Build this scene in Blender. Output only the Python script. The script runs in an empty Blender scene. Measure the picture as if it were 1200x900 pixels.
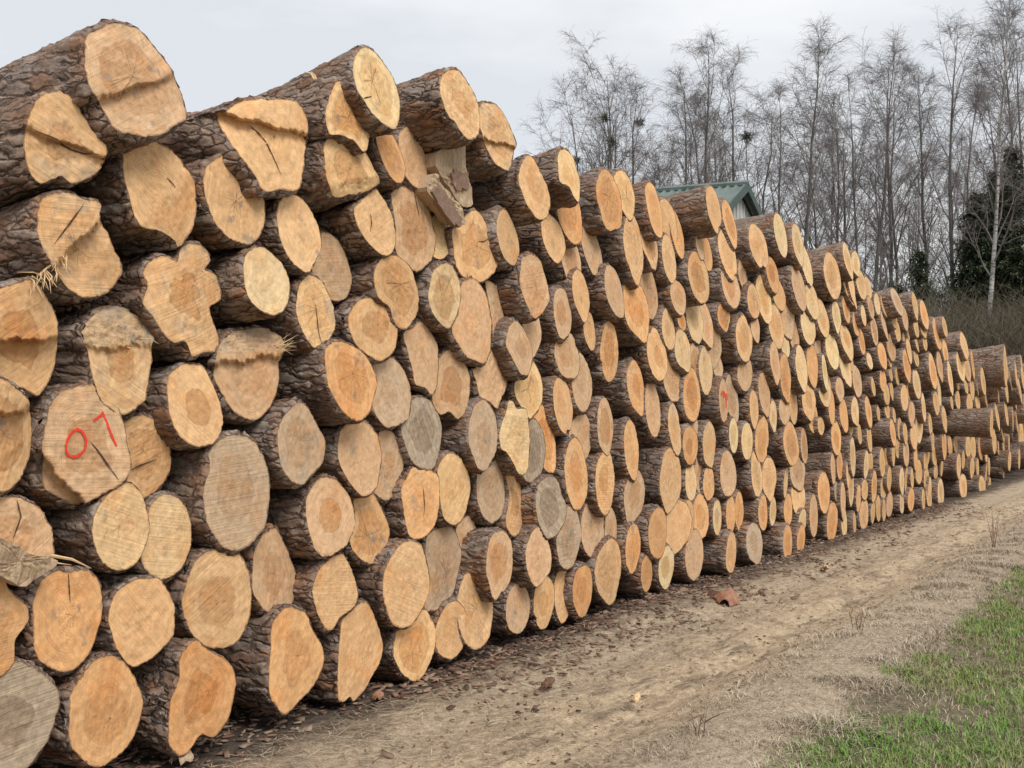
import bpy, math, random
import numpy as np
from mathutils import noise as mnoise, Vector

R = random.Random(7)
NR = np.random.default_rng(11)
C = bpy.context.scene.collection
SC = bpy.context.scene

# ---------------------------------------------------------------- camera model
FPX = 1585.0                 # focal length in pixels of a 1200 px wide frame
D = 4.22                     # metres from the camera to the face of the pile
YAW = math.radians(27.5)     # view axis turned towards the pile (+Y), pile runs along +X
PITCH = math.atan(30.0 / FPX)
CAM = np.array([0.0, 0.0, 1.6])
_v0 = np.array([math.cos(YAW), math.sin(YAW), 0.0])
RT = np.array([math.sin(YAW), -math.cos(YAW), 0.0])
_up = np.array([0.0, 0.0, 1.0])
VW = _v0 * math.cos(PITCH) + _up * math.sin(PITCH)
UP = _up * math.cos(PITCH) - _v0 * math.sin(PITCH)

def face_pt(px, py, p=0.0):
    d = VW + RT * (px - 600) / FPX + UP * (450 - py) / FPX
    return CAM + d * ((D - p) / d[1])

def tilt_pt(px, py, p, zc, til):
    """the same on a face leaning back by til about its middle height zc"""
    d = VW + RT * (px - 600) / FPX + UP * (450 - py) / FPX
    T = math.tan(til)
    return CAM + d * ((D - p + (CAM[2] - zc) * T) / (d[1] - d[2] * T))

def at_depth(px, py, Z):
    d = VW + RT * (px - 600) / FPX + UP * (450 - py) / FPX
    return CAM + d * Z

def to_px(P):
    q = np.asarray(P) - CAM
    z = q @ VW
    return 600 + FPX * (q @ RT) / z, 450 - FPX * (q @ UP) / z

cam_d = bpy.data.cameras.new('camera')
cam = bpy.data.objects.new('camera', cam_d)
C.objects.link(cam)
cam_d.sensor_width = 36.0
cam_d.lens = 36.0 * FPX / 1200.0
cam_d.clip_start = 0.05
cam_d.clip_end = 3000
cam.location = CAM
cam.rotation_euler = Vector(VW).to_track_quat('-Z', 'Y').to_euler()
SC.camera = cam

# ---------------------------------------------------------------- helpers
def make_mesh(name, verts, faces, mat=None, smooth=False, attrs=None, mats=None, midx=None):
    me = bpy.data.meshes.new(name)
    verts = np.asarray(verts, dtype=np.float32)
    if isinstance(faces, np.ndarray):
        k = faces.shape[1]
        me.vertices.add(len(verts)); me.vertices.foreach_set('co', verts.ravel())
        me.loops.add(faces.size); me.loops.foreach_set('vertex_index', faces.ravel().astype(np.int32))
        me.polygons.add(len(faces))
        me.polygons.foreach_set('loop_start', np.arange(0, faces.size, k, dtype=np.int32))
        me.polygons.foreach_set('loop_total', np.full(len(faces), k, dtype=np.int32))
        me.update(calc_edges=True)
    else:
        me.from_pydata([tuple(map(float, v)) for v in verts], [], faces)
        me.update()
    if mat: me.materials.append(mat)
    if mats:
        for m in mats: me.materials.append(m)
        if midx is not None: me.polygons.foreach_set('material_index', np.asarray(midx, dtype=np.int32))
    if smooth: me.polygons.foreach_set('use_smooth', np.ones(len(me.polygons), dtype=bool))
    if attrs:
        for an, av in attrs.items():
            a = me.attributes.new(an, 'FLOAT', 'POINT')
            a.data.foreach_set('value', np.asarray(av, dtype=np.float32))
    return me

def link(name, me, parent=None):
    o = bpy.data.objects.new(name, me)
    C.objects.link(o)
    if parent is not None: o.parent = parent
    return o

def thing(name, label, cat, loc=(0, 0, 0), group=None):
    o = bpy.data.objects.new(name, None)
    o.empty_display_size = 0.1
    o.location = loc
    C.objects.link(o)
    o['label'] = label; o['category'] = cat
    if group: o['group'] = group
    return o

class MB:
    """collects tubes, boxes and loose polygons into one mesh"""
    def __init__(self): self.v = []; self.f = []; self.n = 0
    def add(self, verts, faces):
        self.v.extend(verts); b = self.n
        self.f.extend([tuple(i + b for i in fc) for fc in faces]); self.n += len(verts)
    def tube(self, pts, rad, sides=5, cap=True):
        pts = [Vector(p) for p in pts]; vs = []; fs = []
        ref = Vector((0.31, 0.17, 0.93))
        for i, p in enumerate(pts):
            t = (pts[min(i + 1, len(pts) - 1)] - pts[max(i - 1, 0)])
            if t.length < 1e-9: t = Vector((0, 0, 1))
            t.normalize()
            a = t.cross(ref)
            if a.length < 0.1: a = t.cross(Vector((1, 0, 0)))
            a.normalize(); b = t.cross(a)
            for k in range(sides):
                an = 2 * math.pi * k / sides
                vs.append(p + (a * math.cos(an) + b * math.sin(an)) * rad[i])
        for i in range(len(pts) - 1):
            for k in range(sides):
                k2 = (k + 1) % sides
                fs.append((i * sides + k, i * sides + k2, (i + 1) * sides + k2, (i + 1) * sides + k))
        if cap and sides > 2:
            fs.append(tuple(range(sides))[::-1]); m = (len(pts) - 1) * sides
            fs.append(tuple(range(m, m + sides)))
        self.add(vs, fs)
    def prism(self, bottom, top):
        n = len(bottom)
        fs = [tuple(range(n))[::-1], tuple(range(n, 2 * n))]
        fs += [(i, (i + 1) % n, n + (i + 1) % n, n + i) for i in range(n)]
        self.add([Vector(p) for p in bottom] + [Vector(p) for p in top], fs)
    def box(self, c, s):
        x, y, z = c; a, b, d = s[0] / 2, s[1] / 2, s[2] / 2
        bt = [(x - a, y - b, z - d), (x + a, y - b, z - d), (x + a, y + b, z - d), (x - a, y + b, z - d)]
        self.prism(bt, [(q[0], q[1], q[2] + 2 * d) for q in bt])
    def mesh(self, name, mat, smooth=False):
        return make_mesh(name, self.v, self.f, mat, smooth)

def smooth01(t):
    t = np.clip(t, 0, 1)
    return t * t * (3 - 2 * t)

def lin(c):
    f = lambda u: u / 12.92 if u <= 0.04045 else ((u + 0.055) / 1.055) ** 2.4
    return tuple(f(x / 255.0) for x in c)

# ---------------------------------------------------------------- node helper
class NT:
    def __init__(self, name):
        self.m = bpy.data.materials.new(name); self.m.use_nodes = True
        self.t = self.m.node_tree; self.t.nodes.clear()
        self.out = self.n('ShaderNodeOutputMaterial')
        self.bsdf = self.n('ShaderNodeBsdfPrincipled')
        self.bsdf.inputs['Specular IOR Level'].default_value = 0.25
        self.l(self.bsdf.outputs[0], self.out.inputs[0])
    def n(self, ty, **kw):
        nd = self.t.nodes.new(ty)
        for k, v in kw.items():
            if hasattr(nd, k): setattr(nd, k, v)
            else: nd.inputs[k].default_value = v
        return nd
    def l(self, a, b): self.t.links.new(a, b)
    def put(self, sock, v):
        if hasattr(v, 'is_output'): self.l(v, sock)
        elif isinstance(v, (tuple, list)) and len(v) == 3 and sock.type == 'RGBA': sock.default_value = (*v, 1)
        else: sock.default_value = v
    def math(self, op, a, b=0.0, c=None, clamp=False):
        nd = self.n('ShaderNodeMath', operation=op); nd.use_clamp = clamp
        self.put(nd.inputs[0], a); self.put(nd.inputs[1], b)
        if c is not None: self.put(nd.inputs[2], c)
        return nd.outputs[0]
    def noise(self, vec, scale, detail=4.0, rough=0.55, dist=0.0):
        nd = self.n('ShaderNodeTexNoise'); self.l(vec, nd.inputs['Vector'])
        nd.inputs['Scale'].default_value = scale; nd.inputs['Detail'].default_value = detail
        nd.inputs['Roughness'].default_value = rough; nd.inputs['Distortion'].default_value = dist
        return nd.outputs['Fac']
    def mapr(self, v, a, b, c=0.0, d=1.0, smooth=False):
        nd = self.n('ShaderNodeMapRange')
        if smooth: nd.interpolation_type = 'SMOOTHSTEP'
        self.put(nd.inputs[0], v)
        for i, q in enumerate((a, b, c, d)): self.put(nd.inputs[i + 1], q)
        return nd.outputs[0]
    def mix(self, f, a, b, mode='MIX'):
        nd = self.n('ShaderNodeMix', data_type='RGBA', blend_type=mode)
        self.put(nd.inputs[0], f); self.put(nd.inputs[6], a); self.put(nd.inputs[7], b)
        return nd.outputs[2]
    def vmul(self, v, s):
        nd = self.n('ShaderNodeVectorMath', operation='MULTIPLY'); self.l(v, nd.inputs[0]); nd.inputs[1].default_value = s
        return nd.outputs[0]
    def vadd(self, v, w):
        nd = self.n('ShaderNodeVectorMath', operation='ADD'); self.l(v, nd.inputs[0]); self.put(nd.inputs[1], w)
        return nd.outputs[0]
    def rot(self, v, ang):
        nd = self.n('ShaderNodeVectorRotate'); nd.rotation_type = 'Y_AXIS'
        self.l(v, nd.inputs['Vector']); self.put(nd.inputs['Angle'], ang)
        return nd.outputs[0]
    def bump(self, h, strength, dist):
        nd = self.n('ShaderNodeBump'); self.l(h, nd.inputs['Height'])
        nd.inputs['Strength'].default_value = strength; nd.inputs['Distance'].default_value = dist
        self.l(nd.outputs[0], self.bsdf.inputs['Normal'])
    def done(self, col, rough=0.85):
        self.put(self.bsdf.inputs['Base Color'], col); self.put(self.bsdf.inputs['Roughness'], rough)
        return self.m
# ---------------------------------------------------------------- materials
def mat_cut():
    t = NT('sawn_pine')
    oc = t.n('ShaderNodeTexCoord').outputs['Object']
    oi = t.n('ShaderNodeObjectInfo')
    rnd = oi.outputs['Random']; base = oi.outputs['Color']; wea = oi.outputs['Alpha']
    fr = lambda k: t.math('FRACT', t.math('MULTIPLY', rnd, k))
    r2, r3, r4, r5 = fr(7.31), fr(13.7), fr(29.3), fr(51.9)
    sep = t.n('ShaderNodeCombineXYZ'); t.put(sep.inputs[0], t.math('MULTIPLY', rnd, 37.0)); t.put(sep.inputs[1], t.math('MULTIPLY', rnd, 91.0)); t.put(sep.inputs[2], t.math('MULTIPLY', rnd, 53.0))
    p = t.vadd(oc, sep.outputs[0])
    A = lambda k: t.n('ShaderNodeAttribute', attribute_name=k).outputs['Fac']
    rn, uu, vv, st = A('rn'), A('uu'), A('vv'), A('st')
    n1 = t.noise(p, 8.0, 3.0); n2 = t.noise(p, 34.0, 5.0, 0.6); n3 = t.noise(p, 150.0, 4.0, 0.65)
    n4 = t.noise(t.vadd(p, (5.0, 2.0, 3.0)), 13.0, 4.0, 0.6)
    rnw = t.math('ADD', rn, t.math('MULTIPLY', t.math('SUBTRACT', n1, 0.5), 0.30))
    rnw = t.math('ADD', rnw, t.math('MULTIPLY', t.math('SUBTRACT', n2, 0.5), 0.10))
    # heartwood with an uneven edge, each log to its own degree
    hsize = t.mapr(r5, 0, 1, 0.36, 0.70)
    heart = t.mapr(rnw, t.math('SUBTRACT', hsize, 0.015), t.math('ADD', hsize, 0.015), 1.0, 0.0, True)
    hstr = t.mapr(r2, 0.08, 0.9, 0.08, 1.0)
    hcol = t.mix(1.0, base, t.mix(r4, (0.87, 0.74, 0.60), (0.78, 0.70, 0.63)), 'MULTIPLY')
    col = t.mix(t.math('MULTIPLY', heart, hstr), base, hcol)
    rim = t.mapr(t.math('ABSOLUTE', t.math('SUBTRACT', rnw, t.math('ADD', hsize, 0.01))), 0.0, 0.035, 1.0, 0.0, True)
    col = t.mix(t.math('MULTIPLY', t.math('MULTIPLY', rim, hstr), 0.45), col, (0.36, 0.20, 0.10))
    # growth rings: thin dark late wood
    rp = t.math('FRACT', t.math('MULTIPLY', t.math('ADD', rn, t.math('MULTIPLY', n1, 0.10)), t.mapr(r3, 0, 1, 15, 30)))
    ring = t.mapr(rp, 0.62, 0.95, 0.0, 1.0, True)
    rp2 = t.math('FRACT', t.math('MULTIPLY', t.math('ADD', rn, t.math('MULTIPLY', n1, 0.12)), t.mapr(r4, 0, 1, 5, 9)))
    ring2 = t.mapr(rp2, 0.80, 0.98, 0.0, 1.0, True)
    rs = t.math('MULTIPLY', t.math('ADD', t.math('MULTIPLY', ring, 0.55), t.math('MULTIPLY', ring2, 0.5)), t.mapr(n4, 0.34, 0.58, 0.3, 1.0))
    col = t.mix(t.math('MULTIPLY', rs, 0.62), col, t.mix(1.0, col, (0.62, 0.47, 0.36), 'MULTIPLY'))
    # chain-saw marks, one direction per log, strong on some
    ps = t.rot(p, t.math('MULTIPLY', r3, 3.1416))
    saw = t.noise(t.vmul(ps, (240.0, 10.0, 4.0)), 1.0, 2.0, 0.6)
    saw2 = t.noise(t.vmul(ps, (95.0, 10.0, 2.0)), 1.0, 2.0, 0.5)
    sm = t.math('ADD', t.math('MULTIPLY', saw, 0.5), t.math('MULTIPLY', saw2, 0.5))
    sawv = t.mapr(sm, 0.36, 0.64, t.mapr(r4, 0, 1, 0.98, 0.82), 1.04)
    col = t.mix(1.0, col, sawv, 'MULTIPLY')
    # mottling
    col = t.mix(1.0, col, t.mapr(n2, 0.3, 0.72, 0.80, 1.10), 'MULTIPLY')
    col = t.mix(1.0, col, t.mapr(n1, 0.3, 0.7, 0.86, 1.08), 'MULTIPLY')
    red = t.mapr(t.noise(p, 5.0, 3.0), 0.48, 0.70, 0.0, 0.6, True)
    col = t.mix(red, col, t.mix(1.0, col, (0.97, 0.76, 0.58), 'MULTIPLY'))
    # drying checks running out from the pith
    cmb = t.n('ShaderNodeCombineXYZ'); ang = t.math('ARCTAN2', vv, uu)
    t.put(cmb.inputs[0], t.math('MULTIPLY', t.math('COSINE', ang), 2.3)); t.put(cmb.inputs[1], t.math('MULTIPLY', t.math('SINE', ang), 2.3))
    t.put(cmb.inputs[2], t.math('ADD', t.math('MULTIPLY', rnd, 40.0), t.math('MULTIPLY', n2, 0.07)))
    na = t.noise(cmb.outputs[0], 1.0, 2.0, 0.5)
    chk = t.mapr(t.math('MULTIPLY', t.math('ABSOLUTE', t.math('SUBTRACT', na, 0.5)), t.math('ADD', rn, 0.06)), 0.0012, 0.0055, 1.0, 0.0, True)
    chk = t.math('MULTIPLY', chk, t.mapr(t.math('ADD', rn, t.math('MULTIPLY', n4, 0.5)), t.mapr(r2, 0, 1, 0.35, 1.0), t.mapr(r2, 0, 1, 0.45, 1.1), 1.0, 0.0))
    chk = t.math('MULTIPLY', chk, t.mapr(r5, 0.55, 0.9, 0.0, 0.7))
    col = t.mix(chk, col, (0.16, 0.085, 0.045))
    # weathering in patches: alpha says how much
    wp = t.math('ADD', t.math('MULTIPLY', n1, 0.9), t.math('MULTIPLY', n4, 0.5))
    wf = t.mapr(t.math('ADD', wp, t.math('MULTIPLY', wea, 0.62)), 0.80, 1.18, 0.0, 0.92, True)
    wf = t.math('MULTIPLY', wf, t.mapr(wea, 0.0, 0.10, 0.0, 1.0))
    gcol = t.mix(heart, (0.46, 0.358, 0.250), (0.34, 0.250, 0.170))
    gcol = t.mix(1.0, gcol, t.mapr(sm, 0.36, 0.64, 0.70, 1.15), 'MULTIPLY'); gcol = t.mix(1.0, gcol, t.mapr(n2, 0.3, 0.7, 0.75, 1.2), 'MULTIPLY')
    col = t.mix(wf, col, gcol)
    # blue stain
    blu = t.math('MULTIPLY', t.mapr(t.noise(t.vadd(p, (9.0, 4.0, 1.0)), 10.0, 4.0, 0.6), 0.58, 0.70, 0.0, 0.6, True), t.mapr(r5, 0.72, 0.80, 0.0, 1.0))
    col = t.mix(blu, col, (0.21, 0.19, 0.17))
    sap = t.mapr(rn, 0.78, 0.93, 0.0, 0.25, True)
    col = t.mix(sap, col, t.mix(1.0, col, (1.14, 1.12, 1.06), 'MULTIPLY'))
    edge = t.mapr(t.math('ADD', rn, t.math('MULTIPLY', t.math('SUBTRACT', n2, 0.5), 0.14)), 0.955, 1.0, 0.0, 0.8, True)
    col = t.mix(edge, col, (0.14, 0.070, 0.040))
    spk = t.mapr(n3, 0.64, 0.74, 0.0, 0.7)
    spk = t.math('MULTIPLY', spk, t.mapr(t.noise(p, 6.0), 0.46, 0.64))
    col = t.mix(spk, col, (0.09, 0.06, 0.045))
    pith = t.mapr(t.math('ADD', rn, t.math('MULTIPLY', n3, 0.03)), 0.025, 0.055, 1.0, 0.0, True)
    col = t.mix(t.math('MULTIPLY', pith, t.mapr(r3, 0.3, 0.9, 0.0, 0.75)), col, (0.16, 0.075, 0.035))
    # torn, dirty fibre
    tf = t.noise(t.vmul(p, (12.0, 90.0, 55.0)), 1.0, 4.0, 0.65)
    torn = t.mix(t.mapr(tf, 0.36, 0.62), (0.20, 0.13, 0.08), (0.60, 0.42, 0.25))
    torn = t.mix(t.mapr(n1, 0.48, 0.62, 0, 0.7), torn, (0.24, 0.215, 0.185))
    col = t.mix(t.math('MULTIPLY', st, 0.72), col, torn)
    h = t.math('ADD', t.math('MULTIPLY', saw, 0.8), t.math('MULTIPLY', saw2, 1.3))
    h = t.math('ADD', h, t.math('MULTIPLY', n2, 1.4))
    h = t.math('SUBTRACT', h, t.math('MULTIPLY', chk, 2.0))
    t.bump(h, 0.5, 0.005)
    return t.done(col, 0.82)

def mat_bark(name='pine_bark', pale=1.0):
    t = NT(name)
    oc = t.n('ShaderNodeTexCoord').outputs['Object']
    oi = t.n('ShaderNodeObjectInfo'); rnd = oi.outputs['Random']
    sh = t.n('ShaderNodeCombineXYZ')
    for i, k in enumerate((31.0, 77.0, 59.0)): t.put(sh.inputs[i], t.math('MULTIPLY', rnd, k))
    p = t.vadd(oc, sh.outputs[0])
    wob = t.n('ShaderNodeTexNoise'); t.l(p, wob.inputs['Vector']); wob.inputs['Scale'].default_value = 14.0; wob.inputs['Detail'].default_value = 4.0
    pw = t.n('ShaderNodeVectorMath', operation='MULTIPLY_ADD')
    t.l(wob.outputs['Color'], pw.inputs[0]); pw.inputs[1].default_value = (0.05, 0.09, 0.05); t.l(p, pw.inputs[2])
    vo = t.n('ShaderNodeTexVoronoi', feature='DISTANCE_TO_EDGE'); t.l(t.vmul(pw.outputs[0], (21.0, 5.2, 21.0)), vo.inputs['Vector']); vo.inputs['Scale'].default_value = 1.0
    vc = t.n('ShaderNodeTexVoronoi', feature='F1'); t.l(t.vmul(pw.outputs[0], (21.0, 5.2, 21.0)), vc.inputs['Vector']); vc.inputs['Scale'].default_value = 1.0
    e = vo.outputs['Distance']
    flake = t.noise(t.vmul(p, (60.0, 26.0, 60.0)), 1.0, 5.0, 0.65)
    n1 = t.noise(p, 5.0, 3.0); n2 = t.noise(p, 40.0, 5.0, 0.6)
    cell = t.n('ShaderNodeSeparateColor'); t.l(vc.outputs['Color'], cell.inputs[0])
    plate = t.mix(cell.outputs[0], (0.180, 0.118, 0.087), (0.325, 0.243, 0.190))
    plate = t.mix(t.mapr(n1, 0.42, 0.66, 0.0, 0.8, True), plate, (0.215, 0.112, 0.064))
    plate = t.mix(t.mapr(cell.outputs[1], 0.6, 1.0, 0.0, 0.55), plate, (0.30, 0.262, 0.232))
    plate = t.mix(1.0, plate, t.mapr(flake, 0.3, 0.7, 0.55, 1.38), 'MULTIPLY')
    crack = t.mapr(t.math('ADD', e, t.math('MULTIPLY', t.math('SUBTRACT', n2, 0.5), 0.09)), 0.01, 0.085, 1.0, 0.0, True)
    crack = t.math('MULTIPLY', crack, t.mapr(t.noise(p, 3.0, 2.0), 0.35, 0.6, 0.35, 1.0))
    fl = t.mapr(t.noise(t.vmul(pw.outputs[0], (9.0, 5.0, 9.0)), 1.0, 5.0, 0.65), t.mapr(rnd, 0, 1, 0.54, 0.66), t.mapr(rnd, 0, 1, 0.58, 0.70), 0.0, 0.85, True)
    plate = t.mix(fl, plate, t.mix(n2, (0.26, 0.115, 0.055), (0.42, 0.24, 0.135)))
    col = t.mix(crack, plate, (0.045, 0.029, 0.023))
    if pale != 1.0: col = t.mix(1.0, col, (pale, pale * 0.93, pale * 0.86), 'MULTIPLY')
    h = t.math('ADD', t.mapr(e, 0.0, 0.22, 0.0, 1.0, True), t.math('MULTIPLY', flake, 0.55))
    t.bump(h, 0.8, 0.013)
    return t.done(col, 0.92)

def mat_plain(name, c1, c2, scale=20.0, rough=0.85, bump=0.3, stretch=(1, 1, 1), dist=0.01):
    t = NT(name)
    oc = t.n('ShaderNodeTexCoord').outputs['Object']
    v = t.vmul(oc, stretch)
    n = t.noise(v, scale, 5.0, 0.6)
    col = t.mix(t.mapr(n, 0.3, 0.7), c1, c2)
    if bump: t.bump(n, bump, dist)
    return t.done(col, rough)

def mat_vary(name, c1, c2, c3, rough=0.8, wscale=0.35):
    """one colour per loose piece (attribute 'rnd') plus broad world-space drift"""
    t = NT(name)
    a = t.n('ShaderNodeAttribute', attribute_name='rnd').outputs['Fac']
    pos = t.n('ShaderNodeNewGeometry').outputs['Position']
    w = t.noise(pos, wscale * 3, 3.0)
    col = t.mix(a, c1, c2)
    col = t.mix(t.mapr(t.math('ADD', t.math('MULTIPLY', t.math('FRACT', t.math('MULTIPLY', a, 17.3)), 0.5), w), 0.62, 1.0, 0.0, 0.9), col, c3)
    return t.done(col, rough)

M = {}
M['cut'] = mat_cut()
M['bark'] = mat_bark()
M['splinter'] = mat_plain('torn_fibre', (0.62, 0.42, 0.22), (0.74, 0.55, 0.32), 60.0, 0.8, 0.2)
M['crack'] = mat_plain('dark_split', (0.06, 0.034, 0.022), (0.11, 0.06, 0.036), 60.0, 0.95, 0.2)
M['paint'] = mat_plain('red_paint', (0.66, 0.035, 0.02), (0.80, 0.07, 0.035), 80.0, 0.6, 0.3)
M['slab'] = mat_plain('weathered_slab', (0.33, 0.23, 0.15), (0.58, 0.43, 0.28), 14.0, 0.85, 0.8, (6, 6, 1.2))
M['brown_patch'] = mat_plain('brown_bark_patch', (0.19, 0.115, 0.08), (0.30, 0.20, 0.145), 30.0, 0.9, 0.5)
M['inner_bark'] = mat_plain('inner_bark', (0.10, 0.05, 0.033), (0.19, 0.105, 0.07), 30.0, 0.9, 0.5)
TONE = {'o': (0.80, 0.445, 0.200), 'y': (0.82, 0.510, 0.258), 'p': (0.83, 0.580, 0.315), 't': (0.70, 0.450, 0.258),
        'g': (0.44, 0.335, 0.225), 'k': (0.60, 0.415, 0.260)}
TWORD = {'o': 'orange', 'y': 'golden', 'p': 'pale', 't': 'tan', 'g': 'grey', 'k': 'dull tan'}
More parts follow.
